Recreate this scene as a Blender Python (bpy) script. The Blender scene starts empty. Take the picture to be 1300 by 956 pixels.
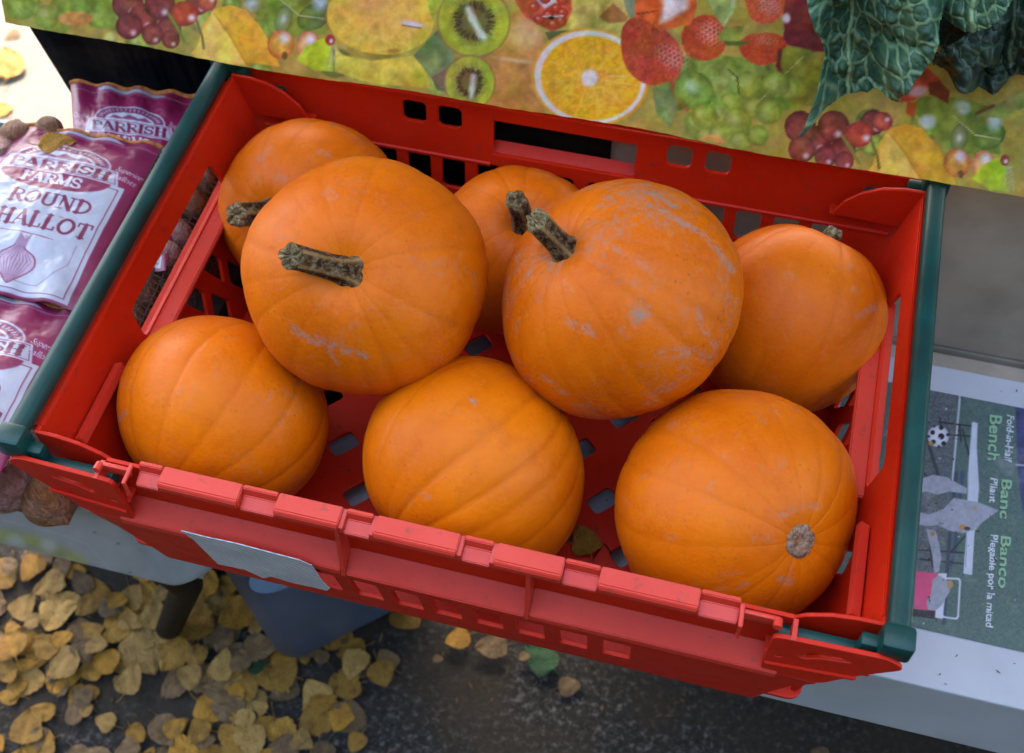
import bpy, bmesh, math, random
import numpy as np
from mathutils import Vector, Matrix, Euler

random.seed(7); rng = np.random.default_rng(7)
sc = bpy.context.scene
COL = sc.collection
rad = math.radians

# ------------------------------------------------------------------ camera
CAM = np.array([0.45329654, -0.30763635, 0.72156004])
FWD = np.array([-0.16162391, 0.54658904, -0.82165573])
RGT = np.array([0.96763139, 0.25130241, -0.02316448])
DWN = np.array([0.19382262, -0.79880381, -0.56951319])
FOC = 1562.9            # focal length in pixels of the 1300 wide picture
CX, CY = 650.0, 433.0   # optical centre (the picture is 866 rows tall, the frame 956)
cam = bpy.data.cameras.new('camera'); camo = bpy.data.objects.new('camera', cam); COL.objects.link(camo)
cam.sensor_width = 36.0; cam.sensor_fit = 'HORIZONTAL'
cam.lens = FOC / 1300 * 36.0
cam.shift_y = -(478 - CY) / 1300
cam.clip_start = 0.02; cam.clip_end = 500
m = Matrix.Identity(4)
for i in range(3):
    m[i][0] = RGT[i]; m[i][1] = -DWN[i]; m[i][2] = -FWD[i]; m[i][3] = CAM[i]
camo.matrix_world = m
cam.dof.use_dof = True; cam.dof.focus_distance = 0.86; cam.dof.aperture_fstop = 9.0
sc.camera = camo

# ------------------------------------------------------------------ sky, sun, exposure
SUN_EL, SUN_AZ = 45.0, -17.0      # the sun stands behind the stall, a little to the left
w = bpy.data.worlds.new("World"); sc.world = w; w.use_nodes = True
nt = w.node_tree; bg = nt.nodes['Background']
sky = nt.nodes.new('ShaderNodeTexSky'); sky.sky_type = 'NISHITA'; sky.sun_disc = False
sky.sun_elevation = rad(SUN_EL); sky.sun_rotation = rad(SUN_AZ)
sky.dust_density = 4.5; sky.air_density = 1.2
nt.links.new(sky.outputs[0], bg.inputs[0]); bg.inputs[1].default_value = 0.14
sl = bpy.data.lights.new('sun', 'SUN'); sl.energy = 2.0; sl.angle = rad(0.5); sl.color = (1.0, 0.93, 0.82)
so = bpy.data.objects.new('sun', sl); COL.objects.link(so)
sd = Vector((math.sin(rad(SUN_AZ)) * math.cos(rad(SUN_EL)), math.cos(rad(SUN_AZ)) * math.cos(rad(SUN_EL)), math.sin(rad(SUN_EL))))
so.rotation_euler = sd.to_track_quat('Z', 'Y').to_euler()
so.location = sd * 5
sc.view_settings.view_transform = 'Standard'; sc.view_settings.look = 'None'
sc.view_settings.exposure = 3.25; sc.view_settings.gamma = 1.0
sc.cycles.max_bounces = 6; sc.cycles.diffuse_bounces = 4; sc.cycles.glossy_bounces = 3
sc.cycles.use_denoising = True

# ------------------------------------------------------------------ pixel <-> place (pixels of the 1300 wide photograph)
def ray(u, v): return RGT * ((u - CX) / FOC) + DWN * ((v - CY) / FOC) + FWD
def on(axis, u, v, val):
    d = ray(u, v); return CAM + d * ((val - CAM[axis]) / d[axis])
def onz(u, v, z): return on(2, u, v, z)
def ony(u, v, y): return on(1, u, v, y)
def onx(u, v, x): return on(0, u, v, x)
def onplane(u, v, p0, n):
    d = ray(u, v); p0 = np.array(p0); n = np.array(n); return CAM + d * (np.dot(p0 - CAM, n) / np.dot(d, n))
def proj(P):
    q = np.asarray(P) - CAM; zc = q @ FWD
    return CX + FOC * (q @ RGT) / zc, CY + FOC * (q @ DWN) / zc

# ------------------------------------------------------------------ materials
def lin(c):
    c = np.asarray(c, float) / 255.0
    return np.where(c <= 0.04045, c / 12.92, ((c + 0.055) / 1.055) ** 2.4)
def mat(name): 
    m_ = bpy.data.materials.new(name); m_.use_nodes = True
    t = m_.node_tree; b = t.nodes['Principled BSDF']
    return m_, t, b
def N(t, typ, **kw):
    n = t.nodes.new(typ)
    for k, v in kw.items():
        if k == 'inp':
            for kk, vv in v.items(): n.inputs[kk].default_value = vv
        else: setattr(n, k, v)
    return n
def L(t, a, b): t.links.new(a, b)
def coord(t, out='Object', scale=None):
    c = N(t, 'ShaderNodeTexCoord')
    if scale is None: return c.outputs[out]
    mp = N(t, 'ShaderNodeMapping'); mp.inputs['Scale'].default_value = scale
    L(t, c.outputs[out], mp.inputs[0]); return mp.outputs[0]
def noise(t, vec, scale, detail=3, rough=.55, dist=0):
    n = N(t, 'ShaderNodeTexNoise', inp={'Scale': scale, 'Detail': detail, 'Roughness': rough, 'Distortion': dist})
    L(t, vec, n.inputs['Vector']); return n.outputs['Fac']
def ramp(t, fac, stops):
    r = N(t, 'ShaderNodeValToRGB'); e = r.color_ramp.elements
    while len(e) < len(stops): e.new(0.5)
    for i, (p, c) in enumerate(stops):
        e[i].position = p; e[i].color = (c[0], c[1], c[2], 1) if hasattr(c, '__len__') else (c, c, c, 1)
    L(t, fac, r.inputs[0]); return r.outputs[0]
def mix(t, fac, a, b, blend='MIX'):
    n = N(t, 'ShaderNodeMix', data_type='RGBA', blend_type=blend)
    if isinstance(fac, (int, float)): n.inputs[0].default_value = fac
    else: L(t, fac, n.inputs[0])
    for i, s in ((6, a), (7, b)):
        if hasattr(s, '__len__'): n.inputs[i].default_value = (s[0], s[1], s[2], 1)
        else: L(t, s, n.inputs[i])
    return n.outputs[2]
def bump(t, b, h, strength=.3, dist=.002, normal=None):
    n = N(t, 'ShaderNodeBump', inp={'Strength': strength, 'Distance': dist})
    L(t, h, n.inputs['Height'])
    if normal is not None: L(t, normal, n.inputs['Normal'])
    L(t, n.outputs[0], b.inputs['Normal']); return n.outputs[0]
def plain(name, col, rough=.5, spec=.5, nscale=20, var=.25, bstr=.1, bscale=300, metal=0):
    m_, t, b = mat(name); v = coord(t)
    n = noise(t, v, nscale, 5)
    c = ramp(t, n, [(.3, [x * (1 - var) for x in col]), (.7, [min(1, x * (1 + var)) for x in col])])
    L(t, c, b.inputs['Base Color']); b.inputs['Roughness'].default_value = rough
    b.inputs['Specular IOR Level'].default_value = spec; b.inputs['Metallic'].default_value = metal
    bump(t, b, noise(t, v, bscale, 3), bstr, .001)
    return m_

def crate_red(name='red_plastic', lo=(.43, .010, .0012), hi=(.51, .016, .0018), sp_=.22):
    m_, t, b = mat(name); v = coord(t)
    n1 = noise(t, v, 9, 5); c = ramp(t, n1, [(.3, lo), (.7, hi)])
    sc_ = noise(t, coord(t, scale=(30, 260, 60)), 3, 6, .7)           # scuffs
    sc2 = noise(t, v, 60, 6, .75)
    mm = N(t, 'ShaderNodeMath', operation='MULTIPLY'); L(t, sc_, mm.inputs[0]); L(t, sc2, mm.inputs[1])
    f = ramp(t, mm.outputs[0], [(.33, 0), (.5, .4)])
    c = mix(t, f, c, (.50, .075, .045))
    d = ramp(t, noise(t, v, 140, 5, .7), [(.58, 0), (.72, .7)])      # grime specks
    c = mix(t, d, c, (.13, .03, .02))
    L(t, c, b.inputs['Base Color'])
    r = ramp(t, noise(t, v, 40, 5), [(.3, .36), (.7, .55)]); L(t, r, b.inputs['Roughness'])
    b.inputs['Specular IOR Level'].default_value = sp_
    bump(t, b, noise(t, v, 220, 4), .10, .0008)
    return m_
def vcol(name, rough=.5, spec=.4, bscale=250, bstr=.12, dirt=None, dirt_amt=.3):
    m_, t, b = mat(name); a = N(t, 'ShaderNodeVertexColor', layer_name='print'); v = coord(t)
    c = a.outputs[0]
    if dirt: c = mix(t, ramp(t, noise(t, v, 35, 6, .7), [(.55, 0), (.75, dirt_amt)]), c, dirt)
    L(t, c, b.inputs['Base Color']); b.inputs['Roughness'].default_value = rough
    b.inputs['Specular IOR Level'].default_value = spec
    bump(t, b, noise(t, v, bscale, 4), bstr, .001)
    return m_

M = {}
M['red'] = crate_red()
M['lightened'] = crate_red('sky_lit_red_plastic', (.47, .021, .009), (.55, .033, .015), .40)  # lighter crate red for rim and ledges: sky light and wear put into colour
M['green'] = plain('green_painted_metal', (.001, .034, .028), .42, .3, 30, .35, .06)
M['black'] = plain('black_plastic', (.004, .004, .0045), .55, .15, 20, .4)
M['board'] = plain('beige_board', (.42, .34, .25), .7, .2, 9, .3, .2, 120)
M['wood'] = plain('table_wood', (.16, .11, .07), .7, .3, 12, .3, .2, 90)
M['white'] = plain('awning_fabric', (.55, .55, .52), .8, .2, 6, .1)
M['metal'] = plain('awning_metal', (.4, .4, .42), .4, .5, 10, .1)

# ------------------------------------------------------------------ objects
def uniq(o, parent):
    if parent is not None: o.parent = parent
    COL.objects.link(o); return o
def tag(o, label=None, cat=None, group=None, kind=None):
    for k, v in (('label', label), ('category', cat), ('group', group), ('kind', kind)):
        if v: o[k] = v
    return o
def thing(name, label, cat, loc=(0, 0, 0), group=None):
    o = bpy.data.objects.new(name, None); o.location = loc; o.empty_display_size = .03
    COL.objects.link(o); return tag(o, label, cat, group)
def mesh(name, V, F, m_=None, parent=None, smooth=False, loc=None):
    me = bpy.data.meshes.new(name)
    V = np.asarray(V, float)
    if loc is None and parent is not None: V = V - np.array(parent_world(parent))
    if loc is not None: V = V - np.array(loc)
    if isinstance(F, np.ndarray):
        k = F.shape[1]; me.vertices.add(len(V)); me.vertices.foreach_set('co', V.astype(np.float32).ravel())
        me.loops.add(F.size); me.loops.foreach_set('vertex_index', F.astype(np.int32).ravel())
        me.polygons.add(len(F)); me.polygons.foreach_set('loop_start', np.arange(0, F.size, k, dtype=np.int32))
        me.update(calc_edges=True); me.validate()
    else:
        me.from_pydata([tuple(v) for v in V], [], F)
    if smooth: me.polygons.foreach_set('use_smooth', [True] * len(me.polygons))
    me.update()
    if m_: me.materials.append(m_)
    o = bpy.data.objects.new(name, me)
    if loc is not None: o.location = loc
    return uniq(o, parent)
def parent_world(p):
    v = Vector((0, 0, 0))
    while p is not None: v = v + p.location; p = p.parent
    return v
def grid_faces(nu, nv, wrap=False):
    a = np.arange(nu * nv).reshape(nv, nu)
    if wrap: a = np.concatenate([a, a[:, :1]], 1)
    return np.stack([a[:-1, :-1], a[:-1, 1:], a[1:, 1:], a[1:, :-1]], -1).reshape(-1, 4)
def set_print(o, rgb):
    at = o.data.color_attributes.new('print', 'FLOAT_COLOR', 'POINT')
    c = np.ones((len(rgb), 4), np.float32); c[:, :3] = rgb; at.data.foreach_set('color', c.ravel())

class MB:
    """collects shapes that become ONE mesh"""
    def __init__(s): s.bm = bmesh.new()
    def box(s, x0, x1, y0, y1, z0, z1, bev=.0):
        r = bmesh.ops.create_cube(s.bm, size=1); vs = r['verts']
        for v in vs: v.co = Vector(((x0 + x1) / 2 + v.co.x * (x1 - x0), (y0 + y1) / 2 + v.co.y * (y1 - y0), (z0 + z1) / 2 + v.co.z * (z1 - z0)))
        if bev:
            es = list({e for v in vs for e in v.link_edges})
            bmesh.ops.bevel(s.bm, geom=es, offset=bev, segments=2, affect='EDGES', profile=.5)
        return s
    def prism(s, prof, x0, x1, axis=0, bev=0):
        """profile of (a,b) pairs swept along an axis"""
        def mk(p, x): return Vector((x, p[0], p[1])) if axis == 0 else Vector((p[0], x, p[1]))
        A = [s.bm.verts.new(mk(p, x0)) for p in prof]; B = [s.bm.verts.new(mk(p, x1)) for p in prof]
        n = len(prof); fs = [s.bm.faces.new(A), s.bm.faces.new(B[::-1])]
        for i in range(n): fs.append(s.bm.faces.new((A[i], B[i], B[(i + 1) % n], A[(i + 1) % n])))
        if bev:
            es = list({e for f in fs for e in f.edges}); bmesh.ops.bevel(s.bm, geom=es, offset=bev, segments=2, affect='EDGES')
        return s
    def tube(s, pts, rads, n=14, cap=True, sq=None):
        pts = [Vector(p) for p in pts]; rings = []
        if not hasattr(rads, '__len__'): rads = [rads] * len(pts)
        up = Vector((0, 0, 1))
        for i, p in enumerate(pts):
            d = (pts[min(i + 1, len(pts) - 1)] - pts[max(i - 1, 0)]).normalized()
            a = d.cross(up) if abs(d.dot(up)) < .98 else d.cross(Vector((1, 0, 0)))
            a.normalize(); b = d.cross(a)
            ring = []
            for k in range(n):
                th = 2 * math.pi * k / n; c, q = math.cos(th), math.sin(th)
                if sq: c = math.copysign(abs(c) ** sq, c); q = math.copysign(abs(q) ** sq, q)
                ring.append(s.bm.verts.new(p + (a * c + b * q) * rads[i]))
            rings.append(ring)
        for A, B in zip(rings, rings[1:]):
            for k in range(n): s.bm.faces.new((A[k], A[(k + 1) % n], B[(k + 1) % n], B[k]))
        if cap: s.bm.faces.new(rings[0][::-1]); s.bm.faces.new(rings[-1])
        return s
    def build(s, name, m_, parent=None, smooth=False, loc=None):
        bmesh.ops.recalc_face_normals(s.bm, faces=s.bm.faces)
        off = Vector(loc) if loc is not None else (parent_world(parent) if parent else Vector((0, 0, 0)))
        for v in s.bm.verts: v.co -= off
        me = bpy.data.meshes.new(name); s.bm.to_mesh(me); s.bm.free()
        if m_: me.materials.append(m_)
        if smooth:
            me.polygons.foreach_set('use_smooth', [True] * len(me.polygons)); me.set_sharp_from_angle(angle=rad(40))
        o = bpy.data.objects.new(name, me)
        if loc is not None: o.location = loc
        return uniq(o, parent)

def rrect(x0, y0, x1, y1, r, n=4):
    P = []
    for cx_, cy_, a in ((x1 - r, y1 - r, 0), (x0 + r, y1 - r, 90), (x0 + r, y0 + r, 180), (x1 - r, y0 + r, 270)):
        for i in range(n + 1):
            th = rad(a + 90 * i / n); P.append((cx_ + r * math.cos(th), cy_ + r * math.sin(th)))
    return P
def soften(P, r):
    """rounds the corners of a polygon"""
    out = []; n = len(P)
    for i in range(n):
        p0, p, p1 = Vector(P[i - 1]), Vector(P[i]), Vector(P[(i + 1) % n])
        a = (p0 - p); b = (p1 - p); q = min(r, a.length * .45, b.length * .45)
        s_, e = p + a.normalized() * q, p + b.normalized() * q
        for k in range(4):
            t_ = k / 3; out.append(tuple((1 - t_) ** 2 * s_ + 2 * t_ * (1 - t_) * p + t_ * t_ * e))
    return out
def plate_mesh(outer, holes, th, bev):
    cu = bpy.data.curves.new('plate', 'CURVE'); cu.dimensions = '2D'; cu.fill_mode = 'BOTH'
    for P in [outer] + holes:
        sp = cu.splines.new('POLY'); sp.points.add(len(P) - 1); sp.use_cyclic_u = True
        for q, p in zip(sp.points, P): q.co = (p[0], p[1], 0, 1)
    cu.extrude = th / 2 - bev; cu.bevel_depth = bev; cu.bevel_resolution = 1; cu.offset = -bev
    o = bpy.data.objects.new('plate', cu); COL.objects.link(o)
    dg = bpy.context.evaluated_depsgraph_get(); ev = o.evaluated_get(dg)
    me = ev.to_mesh(); V = np.array([v.co[:] for v in me.vertices]); F = [tuple(p.vertices) for p in me.polygons]
    ev.to_mesh_clear(); bpy.data.objects.remove(o); bpy.data.curves.remove(cu)
    return V, F
def plate(name, outer, holes, th, bev, org, ax, ay, m_, parent):
    """flat moulded panel: outline and holes in its own plane (ax, ay), real thickness and rounded edges"""
    V, F = plate_mesh(outer, holes, th, bev)
    ax = Vector(ax).normalized(); ay = Vector(ay).normalized(); az = ax.cross(ay)
    W = np.outer(V[:, 0], ax) + np.outer(V[:, 1], ay) + np.outer(V[:, 2], az) + np.array(org)
    me_o = mesh(name, W, F, m_, parent)
    bm = bmesh.new(); bm.from_mesh(me_o.data); bmesh.ops.remove_doubles(bm, verts=bm.verts, dist=1e-5)
    bmesh.ops.recalc_face_normals(bm, faces=bm.faces); bm.to_mesh(me_o.data); bm.free()
    return me_o

# ------------------------------------------------------------------ print: shapes and lettering painted on dense sheets
def vnoise(x, y, seed=0):
    xi = np.floor(x).astype(int); yi = np.floor(y).astype(int); fx = x - xi; fy = y - yi
    fx = fx * fx * (3 - 2 * fx); fy = fy * fy * (3 - 2 * fy)
    def h(a, b):
        n = (a * 374761393 + b * 668265263 + seed * 974634777) & 0x7fffffff
        n = ((n ^ (n >> 13)) * 1274126177) & 0x7fffffff
        return ((n ^ (n >> 16)) & 0xffff) / 65535.0
    return (h(xi, yi) * (1 - fx) + h(xi + 1, yi) * fx) * (1 - fy) + (h(xi, yi + 1) * (1 - fx) + h(xi + 1, yi + 1) * fx) * fy
def fbm(x, y, seed=0, o=4):
    s_ = 0; a = .5
    for k in range(o): s_ = s_ + a * vnoise(x * 2 ** k, y * 2 ** k, seed + k); a *= .5
    return s_ / .94
_glyphs = {}
def font_bitmap(s, bold=0.0, shear=0.0, H=48):
    key = (s, bold, shear)
    if key in _glyphs: return _glyphs[key]
    cu = bpy.data.curves.new('txt', 'FONT'); cu.body = s; cu.offset = bold; cu.shear = shear; cu.fill_mode = 'FRONT'
    o = bpy.data.objects.new('txt', cu); COL.objects.link(o)
    dg = bpy.context.evaluated_depsgraph_get(); ev = o.evaluated_get(dg); me = ev.to_mesh(); me.calc_loop_triangles()
    V = np.array([v.co[:2] for v in me.vertices]); T = [t.vertices[:] for t in me.loop_triangles]
    ev.to_mesh_clear(); bpy.data.objects.remove(o); bpy.data.curves.remove(cu)
    x0, x1 = V[:, 0].min(), V[:, 0].max(); y0 = -.25; y1 = .8
    Wd = int((x1 - x0) * H / .7) + 4; Hd = int((y1 - y0) * H / .7) + 4; S = H / .7
    B = np.zeros((Hd, Wd), np.float32)
    for t_ in T:
        P = (V[list(t_)] - (x0, y0)) * S + 2
        a0, b0 = np.floor(P.min(0)).astype(int); a1, b1 = np.ceil(P.max(0)).astype(int) + 1
        a0 = max(a0, 0); b0 = max(b0, 0); a1 = min(a1, Wd); b1 = min(b1, Hd)
        X, Y = np.meshgrid(np.arange(a0, a1) + .5, np.arange(b0, b1) + .5)
        ins = np.ones(X.shape, bool); sg = np.sign(np.cross(P[1] - P[0], P[2] - P[0])) or 1
        for i in range(3):
            p, q = P[i], P[(i + 1) % 3]
            ins &= sg * ((q[0] - p[0]) * (Y - p[1]) - (q[1] - p[1]) * (X - p[0])) >= -.3
        B[b0:b1, a0:a1] = np.maximum(B[b0:b1, a0:a1], ins)
    r = (B, (x1 - x0) / .7, S * .7, -y0 * S + 2)     # bitmap, width in cap heights, pixels per cap height, baseline row
    _glyphs[key] = r; return r
# slab serif capitals as strokes on a unit square (x, y up, thick?)
def arc(cx_, cy_, rx, ry, a0, a1, n=12):
    return [(cx_ + rx * math.cos(rad(a0 + (a1 - a0) * i / n)), cy_ + ry * math.sin(rad(a0 + (a1 - a0) * i / n))) for i in range(n + 1)]
def sf(x, y, h=.13): return ([(x - h, y), (x + h, y)], 0)
SERIF = {
 'P': (.72, [([(.2, 0), (.2, 1)], 1), ([(.2, .97)] + arc(.4, .73, .28, .24, 90, -90) + [(.2, .49)], 0), sf(.2, .03), ([(.06, .97), (.3, .97)], 0)]),
 'A': (.8, [([(.1, .02), (.4, .98)], 0), ([(.4, .98), (.7, .02)], 1), ([(.2, .34), (.6, .34)], 0), sf(.1, .03, .1), sf(.7, .03, .1)]),
 'R': (.8, [([(.2, 0), (.2, 1)], 1), ([(.2, .97)] + arc(.4, .74, .26, .23, 90, -90) + [(.2, .51)], 0), ([(.42, .5), (.7, .03)], 1), sf(.2, .03), ([(.06, .97), (.3, .97)], 0), sf(.73, .03, .08)]),
 'I': (.4, [([(.2, 0), (.2, 1)], 1), sf(.2, .03), sf(.2, .97)]),
 'S': (.66, [(arc(.33, .74, .23, .24, 20, 180) + arc(.33, .74, .23, .24, 180, 270)[1:] + arc(.33, .26, .24, .24, 90, -90)[1:] + arc(.33, .26, .24, .24, -90, -160)[1:], .5), ([(.56, .97), (.56, .72)], 0), ([(.08, .03), (.08, .3)], 0)]),
 'H': (.86, [([(.2, 0), (.2, 1)], 1), ([(.66, 0), (.66, 1)], 1), ([(.2, .5), (.66, .5)], 0), sf(.2, .03), sf(.2, .97), sf(.66, .03), sf(.66, .97)]),
 'F': (.68, [([(.2, 0), (.2, 1)], 1), ([(.06, .97), (.62, .97), (.62, .8)], 0), ([(.2, .52), (.48, .52)], 0), sf(.2, .03)]),
 'M': (1.0, [([(.17, 0), (.17, .97)], 0), ([(.17, .97), (.5, .1)], 1), ([(.5, .1), (.83, .97)], 0), ([(.83, 0), (.83, .97)], 1), sf(.17, .03), sf(.83, .03), sf(.12, .97, .09), sf(.88, .97, .09)]),
 'O': (.86, [(arc(.43, .5, .33, .48, 0, 360, 28), .6)]),
 'U': (.84, [([(.18, .97), (.18, .35)] + arc(.42, .33, .24, .31, 180, 360) + [(.66, .97)], .6), sf(.18, .97), sf(.66, .97)]),
 'N': (.86, [([(.18, 0), (.18, .97)], 0), ([(.18, .97), (.68, .03)], 1), ([(.68, .03), (.68, .97)], 0), sf(.18, .03), sf(.68, .97), sf(.14, .97, .08)]),
 'D': (.84, [([(.2, 0), (.2, 1)], 1), ([(.08, .97)] + arc(.36, .5, .36, .47, 90, -90) + [(.08, .03)], .4)]),
 'L': (.66, [([(.2, 0), (.2, 1)], 1), ([(.06, .03), (.6, .03), (.6, .24)], 0), sf(.2, .97)]),
 'T': (.74, [([(.37, 0), (.37, .97)], 1), ([(.06, .74), (.06, .97), (.68, .97), (.68, .74)], 0), sf(.37, .03)]),
 ' ': (.4, [])}
def serif_bitmap(s, wt=1.0, H=44):
    key = ('serif', s, wt)
    if key in _glyphs: return _glyphs[key]
    W = sum(SERIF[c][0] for c in s); Wd = int(W * H) + 8; Hd = int(1.5 * H)
    B = np.zeros((Hd, Wd), np.float32); x = 0; base = .25 * H
    for c in s:
        w_, st = SERIF[c]
        for P, th in st:
            r = (.045 + .055 * th) * wt * H
            for p, q in zip(P, P[1:]):
                p = np.array([(p[0] + x) * H + 4, p[1] * H + base]); q = np.array([(q[0] + x) * H + 4, q[1] * H + base])
                a0 = max(int(min(p[0], q[0]) - r - 2), 0); a1 = int(max(p[0], q[0]) + r + 3)
                b0 = max(int(min(p[1], q[1]) - r - 2), 0); b1 = int(max(p[1], q[1]) + r + 3)
                X, Y = np.meshgrid(np.arange(a0, min(a1, Wd)) + .5, np.arange(b0, min(b1, Hd)) + .5)
                d = q - p; l2 = max(d @ d, 1e-9); t_ = np.clip(((X - p[0]) * d[0] + (Y - p[1]) * d[1]) / l2, 0, 1)
                ds = np.hypot(X - p[0] - t_ * d[0], Y - p[1] - t_ * d[1])
                B[b0:b1, a0:a1] = np.maximum(B[b0:b1, a0:a1], np.clip(r - ds + .5, 0, 1))
        x += w_
    r = (B, W, H, base); _glyphs[key] = r; return r

class Art:
    """paints shapes into the colours of a sheet whose vertices have flat coordinates (U, V)"""
    def __init__(s, U, V, base):
        s.U = U.ravel(); s.V = V.ravel(); s.C = np.zeros((s.U.size, 3)) + np.array(base, float)
    def sel(s, u0, u1, v0, v1): return np.nonzero((s.U > u0) & (s.U < u1) & (s.V > v0) & (s.V < v1))[0]
    def put(s, i, a, col):
        a = np.clip(a, 0, 1)[:, None]; s.C[i] = s.C[i] * (1 - a) + np.asarray(col, float) * a
    def poly(s, P, col, soft=1.0, var=0.0, alpha=1.0, nsc=.08, grad=None):
        P = np.array(P, float); i = s.sel(P[:, 0].min() - soft, P[:, 0].max() + soft, P[:, 1].min() - soft, P[:, 1].max() + soft)
        if not len(i): return
        x, y = s.U[i], s.V[i]; ins = np.zeros(len(i), bool); dm = np.full(len(i), 1e9)
        for p, q in zip(P, np.roll(P, -1, 0)):
            c = ((p[1] > y) != (q[1] > y)); ins ^= c & (x < (q[0] - p[0]) * (y - p[1]) / (q[1] - p[1] + 1e-12) + p[0])
            d = q - p; t_ = np.clip(((x - p[0]) * d[0] + (y - p[1]) * d[1]) / (d @ d + 1e-12), 0, 1)
            dm = np.minimum(dm, np.hypot(x - p[0] - t_ * d[0], y - p[1] - t_ * d[1]))
        sd_ = np.where(ins, dm, -dm); c = np.array(col, float) + np.zeros((len(i), 3))
        if grad is not None:       # (direction, second colour)
            (gx, gy), c2 = grad; g = (x * gx + y * gy); g = (g - g.min()) / (np.ptp(g) + 1e-9); c = c * (1 - g[:, None]) + np.array(c2, float) * g[:, None]
        if var: c = c * (1 + var * (fbm(x * nsc, y * nsc, 3) - .5) * 2)[:, None]
        s.put(i, alpha * (sd_ / soft + .5), c)
    def ell(s, cx_, cy_, rx, ry, col, rot=0, soft=1.0, edge=None, hi=None, var=.0, alpha=1.0, nsc=.12):
        R_ = max(rx, ry) + soft; i = s.sel(cx_ - R_, cx_ + R_, cy_ - R_, cy_ + R_)
        if not len(i): return
        x, y = s.U[i] - cx_, s.V[i] - cy_; c_, s_ = math.cos(rad(rot)), math.sin(rad(rot))
        a, b = (x * c_ + y * s_) / rx, (-x * s_ + y * c_) / ry; q = np.hypot(a, b)
        c = np.array(col, float) + np.zeros((len(i), 3))
        if edge is not None: e = np.clip((q - .45) / .55, 0, 1)[:, None] ** 1.5; c = c * (1 - e) + np.array(edge, float) * e
        if var: c = c * (1 + var * (fbm(s.U[i] * nsc, s.V[i] * nsc, 5) - .5) * 2)[:, None]
        if hi is not None:
            hx, hy, hr, hc = hi; h = np.clip(1.2 - np.hypot(a - hx, b - hy) / hr, 0, 1)[:, None]; c = c * (1 - h) + np.array(hc, float) * h
        s.put(i, alpha * ((1 - q) * min(rx, ry) / soft + .5), c)
    def ring(s, cx_, cy_, rx, ry, w_, col, alpha=1.0):
        i = s.sel(cx_ - rx - w_, cx_ + rx + w_, cy_ - ry - w_, cy_ + ry + w_)
        q = np.hypot((s.U[i] - cx_) / rx, (s.V[i] - cy_) / ry); d = np.abs(q - 1) * min(rx, ry)
        s.put(i, alpha * (w_ / 2 - d + .5), col)
    def line(s, P, wd, col, soft=None, alpha=1.0):
        soft = soft or wd * .5
        for p, q in zip(P, P[1:]):
            p = np.array(p, float); q = np.array(q, float); r = wd / 2 + soft
            i = s.sel(min(p[0], q[0]) - r, max(p[0], q[0]) + r, min(p[1], q[1]) - r, max(p[1], q[1]) + r)
            d = q - p; t_ = np.clip(((s.U[i] - p[0]) * d[0] + (s.V[i] - p[1]) * d[1]) / (d @ d + 1e-12), 0, 1)
            ds = np.hypot(s.U[i] - p[0] - t_ * d[0], s.V[i] - p[1] - t_ * d[1])
            s.put(i, alpha * ((wd / 2 - ds) / soft + .5), col)
    def text(s, bm_, org, along, up, col, alpha=1.0, fit=True):
        """lettering: origin of the baseline, vector along the whole line, vector of one cap height"""
        B, Wc, S, base = bm_; A = np.array(along, float); Up = np.array(up, float); O = np.array(org, float)
        Mi = np.linalg.inv(np.array([A, Up]).T); q = Mi @ np.array([s.U - O[0], s.V - O[1]])
        i = np.nonzero((q[0] > -.02) & (q[0] < 1.02) & (q[1] > -.3) & (q[1] < 1.2))[0]
        if not len(i): return
        X = q[0][i] * (B.shape[1] - 8) + 4 - .5; Y = q[1][i] * S + base - .5
        x0 = np.clip(np.floor(X).astype(int), 0, B.shape[1] - 2); y0 = np.clip(np.floor(Y).astype(int), 0, B.shape[0] - 2)
        fx = np.clip(X - x0, 0, 1); fy = np.clip(Y - y0, 0, 1)
        a = (B[y0, x0] * (1 - fx) + B[y0, x0 + 1] * fx) * (1 - fy) + (B[y0 + 1, x0] * (1 - fx) + B[y0 + 1, x0 + 1] * fx) * fy
        s.put(i, alpha * a, col)
    def linear(s, gain=1.0): return np.clip(lin(np.clip(s.C, 0, 255)) * gain, 0, .9)

# ================================================================== SETTING
GZ = -0.75
def ground_mat():
    m_, t, b = mat('asphalt'); v = coord(t)
    n = noise(t, v, 110, 4, .7); c = ramp(t, n, [(.35, (.010, .0088, .0072)), (.54, (.024, .0215, .018)), (.68, (.11, .10, .088))])
    vo = N(t, 'ShaderNodeTexVoronoi', inp={'Scale': 190}); L(t, v, vo.inputs['Vector'])
    c = mix(t, ramp(t, vo.outputs['Distance'], [(.0, .35), (.3, 0)]), c, (.17, .165, .16))
    dirt = ramp(t, noise(t, v, 4.5, 4), [(.42, 0), (.56, .85)]); c = mix(t, dirt, c, (.030, .022, .014))
    L(t, c, b.inputs['Base Color']); b.inputs['Roughness'].default_value = .85; b.inputs['Specular IOR Level'].default_value = .15
    bump(t, b, noise(t, v, 150, 4, .7), .7, .004); return m_
def paving_mat():
    m_, t, b = mat('pale_paving'); v = coord(t)
    n = noise(t, v, 60, 5, .7); c = ramp(t, n, [(.3, (.085, .076, .060)), (.7, (.125, .112, .090))])
    c = mix(t, ramp(t, noise(t, v, 5, 3), [(.4, 0), (.7, .4)]), c, (.10, .085, .06))
    L(t, c, b.inputs['Base Color']); b.inputs['Roughness'].default_value = .85
    bump(t, b, noise(t, v, 200, 4), .4, .002); return m_
gd = mesh('ground', [(-60, -60, GZ), (60, -60, GZ), (60, 60, GZ), (-60, 60, GZ)], [(0, 1, 2, 3)], ground_mat(), loc=(0, 0, GZ))
tag(gd, kind='structure')
pv = MB(); pm = paving_mat()
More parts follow.
